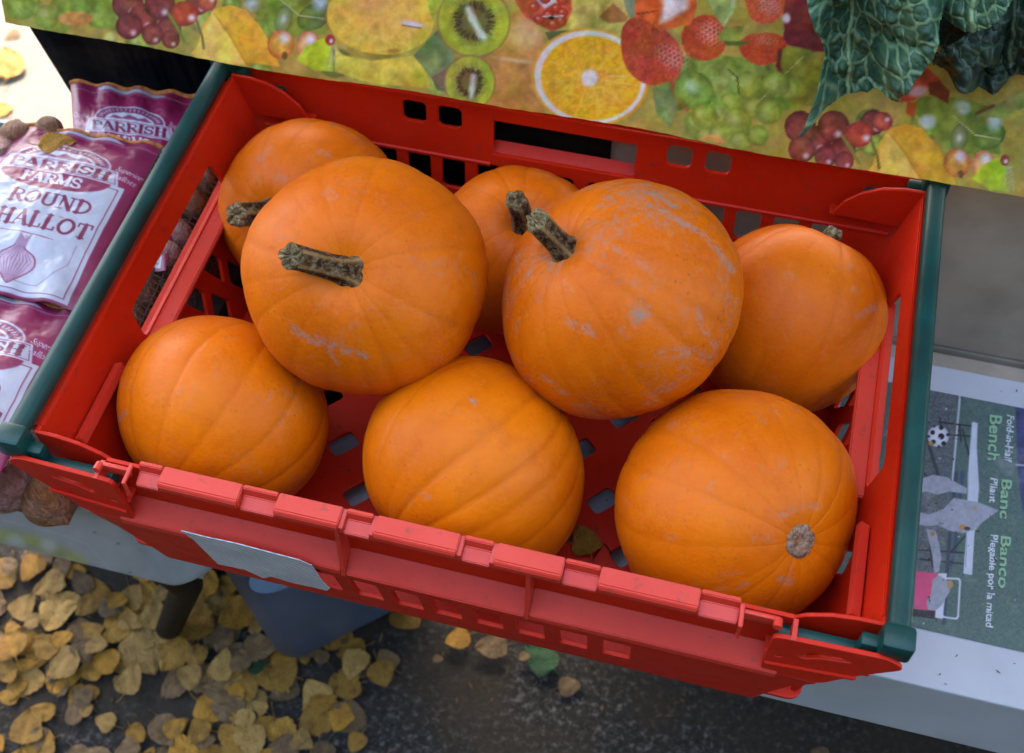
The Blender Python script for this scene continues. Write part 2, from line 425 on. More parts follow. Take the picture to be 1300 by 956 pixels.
pav = mesh('pavement', [(-12, .62, GZ + .004), (14, .62, GZ + .004), (14, 9, GZ + .004), (-12, 9, GZ + .004)], [(0, 1, 2, 3)], pm, loc=(0, .62, GZ + .004))
tag(pav, kind='structure')

# tall dark hedge added unseen behind the viewer, hides low sky from the stall
hg = thing('hedge', 'tall dark evergreen hedge across the street from the stall', 'hedge', (.5, -3.6, GZ))
hn = 26000; hx_ = rng.uniform(-7, 8, hn); side_ = rng.random(hn); hz_ = GZ + rng.uniform(.1, 4.3, hn); hy_ = -3.6 + .45 * np.sign(rng.random(hn) - .5) * rng.uniform(.55, 1.0, hn) + .12 * np.sin(hx_ * 3 + hz_ * 2)
hc = np.stack([hx_, hy_, hz_], -1); ha = rng.normal(size=(hn, 3)); ha /= np.linalg.norm(ha, axis=1)[:, None]; hb = np.cross(ha, rng.normal(size=(hn, 3))); hb /= np.linalg.norm(hb, axis=1)[:, None]
hs_ = rng.uniform(.05, .10, hn)[:, None]; HV = np.stack([hc - ha * hs_, hc + hb * hs_ * .5, hc + ha * hs_, hc - hb * hs_ * .5], 1).reshape(-1, 3)
mesh('foliage', HV, np.arange(hn * 4).reshape(-1, 4), plain('blocker_hedge_leaf', (.018, .036, .012), .6, .2, 3, .4), hg)
b_ = MB(); b_.box(-7, 8, -3.85, -3.35, GZ, GZ + 4.1, .05); b_.build('blocker_core', plain('blocker_hedge_core', (.012, .014, .008), .9, .1, 6, .4), hg)

# ================================================================== MARKET STALL: added awning, table, cloth
aw = thing('added_awning', 'pale fabric market stall awning on metal poles above the stall', 'awning', (0.5, .9, GZ))
AY0, AY1, AZ = 0.50, 2.75, 1.55  # unseen canopy added to keep sun off the stall and steer skylight
b_ = MB(); b_.prism([(AY0, AZ), (AY1, AZ + .02), (AY1, AZ + .025), (AY0, AZ + .005)], -1.9, 3.2); b_.build('canopy', M['white'], aw)
b_ = MB(); b_.box(-1.9, 3.2, AY0 - .004, AY0, AZ - .18, AZ); b_.build('valance', M['white'], aw)
for px_, py_ in ((-1.85, .6), (3.15, .6), (-1.85, 2.7), (3.15, 2.7)):
    b_ = MB(); b_.tube([(px_, py_, GZ), (px_, py_, AZ)], .018); b_.build('pole', M['metal'], aw, True)

tb = thing('stall_table', 'wooden market stall table under the fruit printed cloth', 'table', (0.7, .9, GZ))
CT = rad(20); CO = np.array([0, .374, .0300]); CU = np.array([0, math.sin(CT), math.cos(CT)])
TOPT = .33
TY, TZ = CO[1] + CU[1] * TOPT, CO[2] + CU[2] * TOPT
b_ = MB(); b_.box(-.16, 1.9, TY + .004, 1.45, TZ - .035, TZ - .006, .003); b_.build('tabletop', M['wood'], tb)
for px_, py_ in ((-.12, TY + .06), (1.85, TY + .06), (-.12, 1.4), (1.85, 1.4)):
    b_ = MB(); b_.box(px_ - .025, px_ + .025, py_ - .025, py_ + .025, GZ, TZ - .0355, .003); b_.build('leg', M['wood'], tb)

def paint_cloth(U, V):
    A = Art(U, V, (150, 150, 70)); u, v = A.U, A.V
    g = fbm(u * .035, v * .035, 11)[:, None]; A.C = np.array([128, 124, 50]) * (1 - g) + np.array([205, 172, 88]) * g
    rs = random.Random(4)
    for k in range(150):                                        # scattered grapes everywhere as ground
        cx_, cy_ = rs.uniform(-120, 1500), rs.uniform(-260, 260); r = rs.uniform(12, 22)
        c = rs.choice([(150, 165, 72), (168, 178, 84), (120, 140, 60), (196, 170, 80)])
        A.ell(cx_, cy_, r, r * .9, c, edge=[x * .72 for x in c], hi=(-.3, -.35, .35, (180, 188, 120)), var=.3, soft=4)
    def mango(dx, dy):
        P = [(250, 58), (258, 30), (272, 12), (292, 6), (312, 12), (332, 34), (346, 58), (356, 84), (240, 70)]
        A.poly([(x + dx, y + dy) for x, y in P], (238, 178, 62), 1.5, .16, grad=((.6, -.5), (226, 158, 52)))
        A.poly([(250 + dx, 60 + dy), (268 + dx, 16 + dy), (274 + dx, 16 + dy), (316 + dx, 84 + dy), (240 + dx, 80 + dy)], (242, 196, 92), 4, .15, .75)
        A.line([(272 + dx, 18 + dy), (290 + dx, 42 + dy), (316 + dx, 84 + dy)], 2.2, (196, 130, 40), 2, .8)
    def currants(dx, dy):
        for x, y, r in ((158, 8, 20), (178, 26, 19), (200, 8, 20), (212, 38, 16), (160, 36, 17), (190, 46, 14), (214, 52, 12), (250, 4, 16)):
            A.ell(x + dx, y + dy, r, r, (140, 66, 62), edge=(98, 44, 46), hi=(.3, .5, .28, (214, 178, 178)), var=.35, soft=1.5)
        A.ell(232 + dx, 19 + dy, 18, 16, (182, 70, 52), edge=(150, 52, 46), hi=(.55, .3, .35, (228, 205, 205)), var=.3)
        A.ell(262 + dx, 3 + dy, 13, 12, (186, 84, 70), edge=(150, 56, 56), hi=(.5, -.2, .3, (225, 200, 200)), var=.3)
        A.line([(211 + dx, 20 + dy), (222 + dx, 36 + dy), (232 + dx, 55 + dy)], 4, (125, 128, 62), 1.5)
        A.line([(248 + dx, 26 + dy), (256 + dx, 48 + dy), (258 + dx, 62 + dy)], 3.2, (116, 112, 58), 1.5)
    def peaches(dx, dy):
        A.ell(357 + dx, 56 + dy, 17, 18, (214, 158, 70), edge=(196, 96, 60), hi=(.25, -.45, .5, (226, 214, 222)), var=.2)
        A.ell(391 + dx, 58 + dy, 15, 18, (222, 170, 110), edge=(204, 110, 80), hi=(.2, -.4, .5, (224, 212, 220)), var=.2)
        A.ell(362 + dx, 70 + dy, 3.5, 5, (110, 80, 50))
        A.poly([(376 + dx, 76 + dy), (388 + dx, 60 + dy), (408 + dx, 49 + dy), (419 + dx, 52 + dy), (422 + dx, 92 + dy), (400 + dx, 90 + dy)], (188, 208, 52), 2, .2)
        A.ell(418 + dx, 52 + dy, 6, 7, (150, 60, 60), hi=(.2, .2, .5, (230, 215, 215)))
        for k in range(4): A.line([(420 + dx + k * 2, 60 + dy), (414 + dx + k * 5, 90 + dy)], 1.4, (176, 172, 130), 1)
    def leaves(dx, dy):
        A.poly([(296 + dx, -18 + dy), (330 + dx, -30 + dy), (372 + dx, -24 + dy), (414 + dx, -10 + dy), (412 + dx, 44 + dy), (380 + dx, 46 + dy), (345 + dx, 38 + dy), (318 + dx, 10 + dy)], (122, 138, 56), 2, .3)
        A.ell(398 + dx, 22 + dy, 22, 16, (108, 128, 62), -25, edge=(84, 102, 50), var=.3); A.ell(360 + dx, 24 + dy, 11, 18, (134, 148, 92), 10, edge=(96, 112, 66), hi=(0, 0, .4, (190, 200, 190)))
        A.line([(352 + dx, -4 + dy), (380 + dx, 20 + dy), (412 + dx, 26 + dy)], 1.3, (186, 182, 130), 1)
        A.ell(320 + dx, 4 + dy, 10, 9, (195, 205, 205), soft=8, alpha=.6); A.ell(366 + dx, -14 + dy, 9, 9, (190, 200, 190), soft=5, alpha=.8)
        A.ell(405 + dx, 2 + dy, 10, 14, (186, 200, 196), soft=5, alpha=.6)
    def grapes(L_, r0=16):
        for x, y in L_:
            r = r0 + ((x * 7 + y * 3) % 5) - 2
            A.ell(x, y, r, r * .92, (146, 160, 66), edge=(118, 134, 52), hi=(-.25, -.2, .5, (170, 182, 92)), var=.25, soft=3)
    for k in range(26): grapes([(rs.uniform(-30, 150), rs.uniform(-40, 34))], 17)
    A.ell(92, 26, 22, 9, (206, 140, 76), var=.2); A.poly([(60, -20), (120, -10), (150, 10), (140, 26), (100, 16)], (128, 152, 62), 3, .3, .7)
    for dx, dy in ((0, 0), (858, 153)):
        leaves(dx, dy); mango(dx, dy); currants(dx, dy); peaches(dx, dy)
    # left centre: papaya half, yellow wedge, dark green leaf, kiwis
    A.poly([(425, 62), (434, 72), (470, 80), (522, 74), (534, 84), (546, 116), (470, 110), (424, 92)], (226, 208, 92), 2, .22, grad=((0, 1), (206, 186, 66)))
    A.ell(481, 24, 68, 48, (232, 176, 78), 8, edge=(224, 186, 72), var=.16, hi=(-.1, -.6, .7, (224, 166, 96)))
    A.ell(521, 34, 16, 4, (208, 196, 196), 10, soft=3, alpha=.8); A.line([(508, 35), (532, 39)], 1.2, (120, 80, 60), 1); A.ell(497, 68, 8, 3, (176, 128, 60), soft=2)
    A.poly([(545, -30), (590, -30), (560, 20), (552, 42), (540, 10)], (168, 176, 62), 2, .25)
    A.poly([(522, 74), (546, 48), (556, 38), (576, 66), (572, 90), (544, 102)], (98, 120, 76), 1.5, .3, grad=((0, 1), (122, 142, 92)))
    A.poly([(544, 102), (572, 86), (572, 122), (552, 118)], (112, 96, 70), 2, .2)
    A.poly([(620, 60), (645, 20), (668, 12), (690, 60), (684, 100), (690, 150), (600, 150), (590, 90), (600, 72)], (206, 148, 84), 3, .2, grad=((.2, 1), (186, 124, 66)))
    A.ell(664, 46, 24, 22, (214, 166, 110), soft=12, alpha=.7); A.ell(652, 80, 26, 3, (222, 182, 140), 8, soft=2.5, alpha=.6)
    def kiwi(cx_, cy_, rx, ry, rot, core):
        A.ell(cx_, cy_, rx + 2.5, ry + 2.5, (150, 120, 70), rot, soft=2)
        A.ell(cx_, cy_, rx, ry, (158, 166, 52), rot, edge=(168, 174, 58), var=.15, soft=2)
        A.ell(cx_, cy_, rx * .62, ry * .66, (104, 102, 52), rot, soft=9, alpha=.75)
        for k in range(46):
            th = 2 * math.pi * k / 46 + rs.uniform(-.05, .05); q0 = rs.uniform(.34, .44); q1 = rs.uniform(.6, .86)
            e1 = np.array([math.cos(rad(rot)), math.sin(rad(rot))]); e2 = np.array([-e1[1], e1[0]])
            f_ = lambda q: tuple(np.array([cx_, cy_]) + e1 * rx * q * math.cos(th) + e2 * ry * q * math.sin(th))
            A.line([f_(q0), f_((q0 + q1) / 2)], 1.8, (64, 52, 36), 1, .8); A.line([f_((q0 + q1) / 2), f_(q1)], 1, (196, 200, 110), 1, .5)
        A.line(core, ry * .20, (206, 208, 186), 5, .9)
    kiwi(599, 30, 45, 44, 20, [(592, 15), (597, 26), (608, 46), (612, 50)])
    kiwi(594, 108, 31, 33, 0, [(599, 100), (597, 116), (596, 126)])
    # top centre
    A.poly([(690, -40), (810, -40), (806, 30), (790, 60), (740, 42), (700, 50)], (210, 176, 82), 3, .3, grad=((1, .2), (186, 176, 92)))
    A.poly([(646, -30), (720, -30), (724, 16), (716, 36), (700, 44), (684, 36), (664, 24), (652, 6)], (196, 86, 62), 2, .35)
    A.poly([(672, -20), (700, -20), (704, 6), (690, 14), (680, 4)], (218, 202, 200), 3, .2)
    for x, y in ((690, 2), (702, -4), (712, 4), (704, 14), (694, 22), (712, 20), (682, 28), (700, 34), (710, 30), (676, 12)): A.ell(x, y, 7, 6, (188, 70, 54), edge=(150, 48, 40), hi=(-.2, -.3, .4, (220, 140, 120)))
    A.line([(688, 24), (712, 24)], 2.4, (206, 190, 180), 1.5); A.ell(698, 26, 4, 2.5, (40, 24, 20))
    A.poly([(690, 44), (716, 42), (740, 44), (696, 56)], (90, 100, 60), 2)
    A.poly([(758, 26), (776, 8), (796, 26), (792, 32), (770, 34)], (150, 100, 56), 2.5, .3)
    A.poly([(785, -10), (806, -6), (804, 36), (796, 26)], (120, 140, 110), 2.5, .2)
    # orange slice
    A.ell(747, 103, 75, 63, (224, 158, 56), 8, soft=2); A.ell(747, 103, 71, 60, (226, 214, 202), 8, soft=2)
    A.ell(748, 104, 64, 54, (234, 176, 54), 8, edge=(240, 172, 40), var=.14, soft=2.5, nsc=.25)
    for k in range(11):
        th = 2 * math.pi * k / 11 + .2; A.line([(747 + 14 * math.cos(th), 104 + 12 * math.sin(th)), (748 + 60 * math.cos(th), 104 + 50 * math.sin(th))], 1.5, (242, 200, 110), 1.8, .5)
    A.ell(746, 104, 10.5, 11, (224, 220, 206), 20, soft=4, var=.1); A.line([(772, 102), (792, 102)], 3, (238, 206, 140), 2, .6)
    # strawberries
    def seeds(cx_, cy_, n_, m_, st, rot, col=(222, 176, 168)):
        c_, s_ = math.cos(rad(rot)), math.sin(rad(rot))
        for a in range(n_):
            for b in range(m_):
                x = (a - n_ / 2 + .5 * (b % 2)) * st; y = (b - m_ / 2) * st * .85
                if (x / (n_ * st / 2)) ** 2 + (y / (m_ * st * .45)) ** 2 > 1: continue
                A.ring(cx_ + x * c_ - y * s_, cy_ + x * s_ + y * c_, st * .46, st * .40, 1.1, col, .5 * (1 - ((x / (n_ * st / 2)) ** 2 + (y / (m_ * st * .45)) ** 2)) + .12)
    def berry(P, c, c2): A.poly(soften(P, 14), c, 1.8, .22, nsc=.3, grad=((.4, .6), c2))
    A.poly([(835, 90), (900, 70), (980, 80), (1030, 120), (1000, 140), (880, 140), (834, 150), (828, 112)], (120, 142, 60), 3, .4)
    A.poly([(842, 96), (862, 96), (882, 130), (872, 146), (858, 132)], (182, 96, 60), 2, .3); A.poly([(900, 100), (945, 96), (934, 122), (910, 124)], (140, 165, 80), 2, .3)
    A.ell(880, 118, 26, 24, (124, 152, 68), 30, edge=(98, 128, 50), hi=(-.2, -.1, .4, (176, 200, 150)), var=.3)
    A.poly([(826, 118), (846, 112), (858, 140), (850, 166), (832, 150)], (120, 140, 82), 2, .3)
    berry([(862, 40), (888, 20), (914, 24), (924, 50), (916, 74), (890, 82), (866, 72)], (178, 62, 40), (196, 80, 46)); seeds(902, 44, 6, 7, 6, 30)
    berry([(786, 40), (800, 24), (836, 34), (864, 62), (868, 86), (852, 106), (824, 116), (796, 100), (786, 74)], (168, 64, 50), (192, 76, 54)); seeds(852, 76, 8, 6, 6.4, 25)
    A.poly([(804, -20), (880, -20), (884, 10), (876, 34), (858, 38), (838, 44), (818, 30), (804, 26)], (204, 92, 50), 2, .3)
    A.poly([(832, -20), (874, -20), (872, 14), (850, 28), (836, 34), (840, 10)], (224, 198, 196), 7, .2)
    A.line([(806, 22), (832, 18)], 1.4, (110, 50, 34), 1)
    berry([(944, -20), (1000, -20), (996, 16), (982, 32), (956, 30), (946, 12)], (198, 80, 54), (206, 96, 62)); seeds(976, 8, 6, 6, 5.5, 20)
    berry([(934, 58), (950, 44), (985, 42), (1004, 54), (990, 78), (964, 86), (944, 76)], (192, 78, 46), (180, 66, 40)); seeds(974, 52, 6, 4, 5, 10, (206, 140, 120))
    A.poly([(893, -10), (936, -20), (934, 10), (918, 36), (906, 22)], (150, 160, 98), 2, .35); A.poly([(920, 36), (946, 34), (940, 46), (918, 56), (910, 50)], (128, 138, 60), 2, .3)
    A.line([(930, 0), (928, 18), (918, 34)], 4, (176, 186, 130), 2, .7); A.poly([(918, 54), (954, 54), (940, 60), (922, 60)], (84, 100, 50), 2)
    A.poly([(984, 84), (996, 74), (1000, 86), (988, 92)], (210, 110, 76), 2)
    A.poly([(1002, -30), (1046, -30), (1048, 66), (1030, 66), (996, 44), (994, 16)], (122, 44, 50), 2, .35); A.ell(1022, 48, 28, 18, (112, 40, 46), 10, var=.3)
    A.ell(998, 24, 5, 6, (216, 200, 206), soft=3)
    A.poly([(986, 70), (1000, 58), (1030, 64), (1045, 84), (1046, 130), (1010, 140), (990, 110)], (134, 138, 50), 2, .3); A.line([(990, 66), (988, 84), (996, 104)], 6, (90, 42, 40), 3, .8)
    A.line([(1020, 72), (984, 106), (962, 132)], 1, (200, 200, 140), 1, .7)
    grapes([(884, 160), (900, 178), (876, 190), (1000, 112), (985, 108), (950, 108), (930, 132), (914, 146), (936, 154), (958, 138), (894, 150), (915, 172), (940, 180), (962, 172), (976, 142), (920, 196)])
    A.poly([(886, 180), (896, 172), (912, 172), (924, 184)], (210, 150, 84), 2, .2)
    A.line([(924, 90), (936, 100), (938, 120)], 2, (80, 70, 46), 1)
    currants(858, 153)
    A.poly([(1146, 112), (1150, 96), (1168, 84), (1182, 92), (1196, 106), (1180, 118), (1160, 130), (1142, 132)], (186, 70, 46), 1.8, .35); A.ell(1166, 118, 12, 7, (216, 168, 166), -10, soft=5)
    A.poly([(1178, 108), (1192, 104), (1206, 118), (1204, 134), (1190, 126), (1180, 122)], (120, 44, 36), 2, .3); A.poly([(1152, 130), (1164, 134), (1160, 152), (1150, 146)], (180, 76, 44), 2)
    A.ell(1178, 157, 9, 8, (190, 198, 205), soft=7, alpha=.8); A.ell(1220, 136, 9, 8, (176, 186, 150), soft=8, alpha=.7)
    A.poly([(1240, 150), (1262, 136), (1300, 118), (1302, 138), (1270, 152)], (140, 150, 78), 2, .3); A.line([(1240, 146), (1262, 136)], 4, (112, 62, 44), 2)
    A.C *= (1 + .10 * (fbm(u * .9, v * .9, 21, 2) - .5))[:, None] * (1 + .16 * (fbm(u * .02, v * .02, 31) - .5))[:, None]
    A.C *= (1 + .22 * (fbm(u * .14, v * .14, 41, 4) - .5))[:, None]
    A.C += (np.stack([fbm(u * .06, v * .06, 51), fbm(u * .06, v * .06, 52), fbm(u * .06, v * .06, 53)], -1) - .5) * 34
    A.C = (A.C - 128) * 1.0 + 128 + np.array([12, 4, -6])
    return A
STEP = .00108
xs = np.arange(-.19, .86, STEP); ts = np.arange(-.0075, TOPT, STEP * 1.05)
X, T = np.meshgrid(xs, ts)
wave = (.0035 * np.sin(X * 13 + 1) + .002 * np.sin(X * 31)) * np.clip(1 - T / TOPT, 0, 1) - .004
wave = wave + .0012 * (fbm(X * 30, T * 30, 8) - .5)
edge = .0012 * (fbm(X * 90, X * 0, 4) - .5) * (T < -.0055)
P0 = CO + np.stack([X, 0 * X, 0 * X], -1).reshape(-1, 3) + np.outer((T + edge).ravel(), CU)
Uc, Vc = proj(P0)
nrm = np.array([0, -math.cos(CT), math.sin(CT)])
Pc = P0 + np.outer(wave.ravel(), nrm)
A = paint_cloth(Uc, Vc)
# the print repeats up the cloth
C3 = A.C.reshape(len(ts), len(xs), 3); V3 = Vc.reshape(len(ts), len(xs)); jj, ii = np.nonzero(V3 < -28)
nval = np.maximum((V3 >= -28).sum(0), 1)
si = (ii + 230 * (jj // nval[ii])) % len(xs); sj = jj % nval[si]
C3[jj, ii] = C3[sj, si]; A.C = C3.reshape(-1, 3)
cl = mesh('table_cloth', Pc, grid_faces(len(xs), len(ts)), vcol('printed_oilcloth', .42, .4, 500, .18), None, True, loc=tuple(CO))
set_print(cl, A.linear(.90))
# the top of the cloth lies on the table
cl_top = MB(); cl_top.box(-.19, .86, TY + .003, 1.46, TZ - .005, TZ - .003)
tag(cl, 'oilcloth printed with kiwis, orange slice, strawberries and grapes hanging over the crate', 'tablecloth')
lm = plain('oilcloth_top', (.42, .36, .12), .4, .4, 20, .5)
cl_top.build('cloth_top', lm, cl)
for px_, py_ in ((845, 19), (700, 25)):
    pass

# ------------------------------------------------------------------ what is under the cloth
def tarp_mat():
    m_, t, b = mat('navy_plastic'); v = coord(t)
    n = noise(t, coord(t, scale=(1.2, 3, 4)), 5, 3, .5, .6)
    c = ramp(t, n, [(.50, (.0008, .001, .004)), (.74, (.020, .014, .009))]); L(t, c, b.inputs['Base Color'])  # brown-grey reflection on the sheet painted in as noise patches
    b.inputs['Roughness'].default_value = .7; b.inputs['Specular IOR Level'].default_value = .05
    bump(t, b, noise(t, coord(t, scale=(3, 3, 1)), 6, 3), .5, .02); return m_
a0 = ony(22, 8, .435); a1 = ony(84, 108, .435); dl = a1 - a0
V = []; nx, nz = 30, 24
for j in range(nz):
    q = j / (nz - 1); zz = .03 * (1 - q) - .5 * q
    xl = a0[0] + dl[0] * ((zz - a0[2]) / dl[2]) if zz > -.2 else a0[0] + dl[0] * ((-.2 - a0[2]) / dl[2])
    for i in range(nx):
        s_ = i / (nx - 1); xx = xl + (.331 - xl) * s_  # carried on behind the crate as a dark sheet for the unlit void
        V.append((xx, .435 + .006 * math.sin(xx * 22 + zz * 9) * (q), zz))
tp = mesh('tarpaulin', V, grid_faces(nx, nz), tarp_mat(), None, True, loc=(0.1, .435, -.2))
sm = tp.modifiers.new('thick', 'SOLIDIFY'); sm.thickness = .0015
tag(tp, 'dark navy plastic sheet hanging below the fruit cloth behind the shallot bags', 'tarpaulin')

bb = thing('cardboard_box', 'dull beige cardboard box standing behind the crate under the cloth', 'box', (.7, .43, GZ))
b_ = MB(); b_.box(.328, 1.25, .437, .80, -.262, -.012, .003); b_.build('lid', M['board'], bb)
b_ = MB(); b_.box(.332, 1.246, .4385, .80, GZ, -.2645, .002); b_.build('body', M['board'], bb)
b_ = MB(); b_.box(.346, 1.246, .353, .4320, -.34, -.264, .002); b_.build('flap', M['board'], bb)

# ------------------------------------------------------------------ bench box (printed carton) and its stand
BT = -.172
bx = thing('bench_carton', 'white carton of a folding bench with green printed picture and torn patches under the crate', 'carton', (.65, .19, BT - .1))
wm = plain('white_carton', (.37, .375, .385), .55, .4, 14, .08, .12, 200)
b_ = MB(); b_.box(.15, 1.25, .060, .350, BT - .10, BT - .001, .002); b_.build('body', wm, bx)
def paint_bench(U, V):
    A = Art(U, V, (84, 106, 98)); u, v = A.U, A.V
    A.C = A.C * (1 + .35 * (fbm(u * .5, v * .5, 3, 3) - .5))[:, None]
    A.poly([(1140, 480), (1219, 500), (1206, 640), (1200, 700), (1150, 800), (1100, 800)], (92, 98, 100), 6, .35, .8, nsc=.6)
    A.line([(1219, 500), (1209, 612)], 2.4, (186, 192, 198), 1); A.line([(1222, 600), (1212, 700), (1206, 720)], 6, (62, 78, 98), 2, .7)
    K = (38, 42, 48)
    for a, b in (((1192, 536), (1234, 541)), ((1192, 551), (1234, 554)), ((1193, 530), (1196, 552)), ((1176, 552), (1190, 602)), ((1222, 545), (1230, 578)), ((1218, 540), (1220, 560)),
                 ((1166, 698), (1226, 702)), ((1168, 710), (1226, 716)), ((1226, 680), (1206, 702)), ((1180, 690), (1184, 720)), ((1172, 600), (1186, 612))): A.line([a, b], 2.0, K, 1)
    A.line([(1176, 556), (1191, 602)], 4, (52, 58, 66), 2, .8)
    A.line([(1214, 600), (1205, 690), (1198, 790)], 5, (58, 64, 84), 2, .8)
    A.poly([(1234, 536), (1241, 537), (1240, 570), (1243, 620), (1237, 680), (1234, 730), (1223, 728), (1228, 660), (1229, 600)], (196, 200, 210), 1.2, .06)
    A.line([(1229, 600), (1226, 720)], 1.2, (140, 145, 155), 1)
    A.ell(1191, 554, 13.5, 13.5, (214, 214, 220), edge=(176, 178, 186), soft=1)
    for x, y, r in ((1195, 554, 4), (1184, 549, 3), (1185, 561, 3), (1198, 563, 3), (1195, 543, 3), (1203, 552, 2)): A.ell(x, y, r, r, (28, 28, 32), soft=1)
    for x, y in ((1186, 541), (1179, 554), (1192, 567)): A.ell(x, y, 2, 2, (60, 60, 66), soft=1)
    A.ell(1182, 563, 4, 3, (170, 140, 70), soft=2, alpha=.7)
    # panels
    A.poly([(1163, 725), (1192, 728), (1190, 776), (1160, 773)], (214, 78, 118), 1.2, .08); A.poly([(1160, 773), (1190, 776), (1189, 786), (1158, 782)], (48, 44, 52), 1.2)
    A.poly([(1191, 728), (1202, 728), (1197, 786), (1187, 784)], (208, 210, 218), 1.2); A.line(soften([(1200, 734), (1219, 735), (1216, 786), (1196, 783)], 4) + [(1200, 738)], 2.2, (206, 210, 218), 1)
    A.poly([(1150, 725), (1160, 725), (1158, 790), (1148, 790)], (166, 178, 120), 1.5, .1)
    g = (156, 158, 166)                                         # torn away paper
    for P in ([(1160, 610), (1168, 608), (1184, 603), (1202, 606), (1228, 620), (1227, 627), (1206, 624), (1190, 628), (1176, 624), (1160, 626)],
              [(1156, 648), (1180, 653), (1198, 646), (1211, 632), (1222, 634), (1240, 637), (1268, 648), (1246, 664), (1240, 672), (1222, 677), (1206, 674), (1192, 667), (1176, 668), (1156, 664)],
              [(1176, 671), (1188, 674), (1192, 690), (1195, 708), (1192, 726), (1186, 728), (1184, 706), (1180, 690)],
              [(1184, 736), (1192, 730), (1204, 738), (1206, 750), (1196, 768), (1188, 775), (1178, 774), (1176, 764), (1182, 754)]): A.poly(P, g, 1.0, .12, nsc=.2)
    A.line([(1186, 668), (1198, 664)], 1.2, (90, 92, 100), 1); A.ell(1222, 669, 4, 3, (190, 130, 50)); A.ell(1228, 671, 4, 2.4, (60, 50, 44)); A.ell(1238, 645, 2, 2, (180, 140, 70)); A.ell(1184, 678, 3, 3, (160, 120, 60)); A.ell(1206, 742, 4, 6, (176, 140, 90), alpha=.7)
    A.poly([(1289, 508), (1420, 520), (1420, 830), (1302, 680), (1292, 600)], (66, 68, 104), 1.5, .3); A.line([(1290, 590), (1420, 600)], 2, (170, 172, 190), 1)
    W = (214, 218, 220); G = (146, 188, 146)
    def t(s, x, y0, y1, h, col, bold=.02, tilt=.055, shear=0):
        A.text(font_bitmap(s, bold, shear), (x, y0), (-(y1 - y0) * tilt, y1 - y0), (h, h * .15), col)
    def sh(s, x, y0, y1, h): t(s, x - 1.2, y0 + 1.5, y1 + 1.5, h, (48, 70, 56), .012)
    for a in (('Bench', 1257, 527, 583, 15), ('Banc', 1272, 609, 657, 12.5), ('Banco', 1271, 681, 745, 12.5)): sh(*a); t(*a, G, .012)
    t('Fold-in-Half', 1279, 527, 586, 9, W, .010, .055, .1); t('Pliant', 1258, 607, 637, 9, W, .010); t('Plegable por la mitad', 1258, 679, 795, 9, W, .010)
    rs = random.Random(3)
    for k in range(60): A.ell(rs.uniform(1150, 1330), rs.uniform(500, 800), rs.uniform(.5, 1.6), rs.uniform(.5, 1.3), rs.choice([(190, 192, 196), (150, 120, 70), (60, 60, 60)]))
    return A
q = [onz(1130, 488, BT), onz(1326, 519, BT), onz(1102, 783, BT)]
px0, py1, py0 = .565, .322, .104
xs = np.arange(px0, .86, .0007); ys = np.arange(py0, py1, .0007)
X, Y = np.meshgrid(xs, ys); Pb = np.stack([X, Y, 0 * X + BT], -1).reshape(-1, 3)
A = paint_bench(*proj(Pb)); pr_ = mesh('printed_picture', Pb, grid_faces(len(xs), len(ys)), vcol('carton_print', .38, .5, 300, .1, (.35, .34, .33), .35), bx)
set_print(pr_, A.linear(.72))
b_ = MB(); b_.box(.40, .98, .1385 - .002, .14, BT - .0005, BT + .0002)
b_.bm.free()
st = thing('trestle_stand', 'black metal trestle stand with bent legs under the crate', 'stand', (.6, .2, GZ))
b_ = MB(); b_.box(.10, 1.22, .10, .335, BT - .145, BT - .1015, .003); b_.build('top', M['black'], st)
k0 = onz(150, 664, -.20); k1 = onz(238, 742, -.52); k2 = onz(213, 800, GZ)
for pts in ([tuple(onz(165, 668, -.262)), tuple(onz(205, 705, -.36)), tuple(k1), tuple(k2)], [(1.15, .12, BT - .14), (1.2, .10, -.5), (1.22, .09, GZ)], [(.2, .31, BT - .14), (.16, .34, -.5), (.14, .36, GZ)], [(1.1, .31, BT - .14), (1.15, .34, -.5), (1.17, .36, GZ)]):
    b_ = MB(); b_.tube(pts, [.024, .023, .017, .016][:len(pts)], 12); b_.build('leg', M['black'], st, True)

# ================================================================== THE RED CRATE
cr = thing('plastic_crate', 'red plastic produce crate with dark green bale arms holding eight pumpkins', 'crate', (.3, .2, -.15))
ZF = -.148
R_ = M['red']
# floor: diamond openings on a diagonal lattice with small round drain holes between
holes = []
for j in range(8):
    for i in range(10):
        x = .066 + i * .0540 + (.0270 if j % 2 else 0); y = .060 + j * .0400
        if .055 < x < .545 and .045 < y < .355:
            d = .0135; holes.append(soften([(x - d, y - .003), (x + .002, y + d), (x + d, y + .003), (x - .002, y - d)], .004))
            if i % 2 == 0 and x + .0540 < .55: holes.append([(x + .0270 + .004 * math.cos(k * math.pi / 4), y + .004 * math.sin(k * math.pi / 4)) for k in range(8)])
plate('floor', rrect(.04, .018, .56, .382, .01), holes, .004, .0008, (0, 0, ZF - .002), (1, 0, 0), (0, 1, 0), R_, cr)
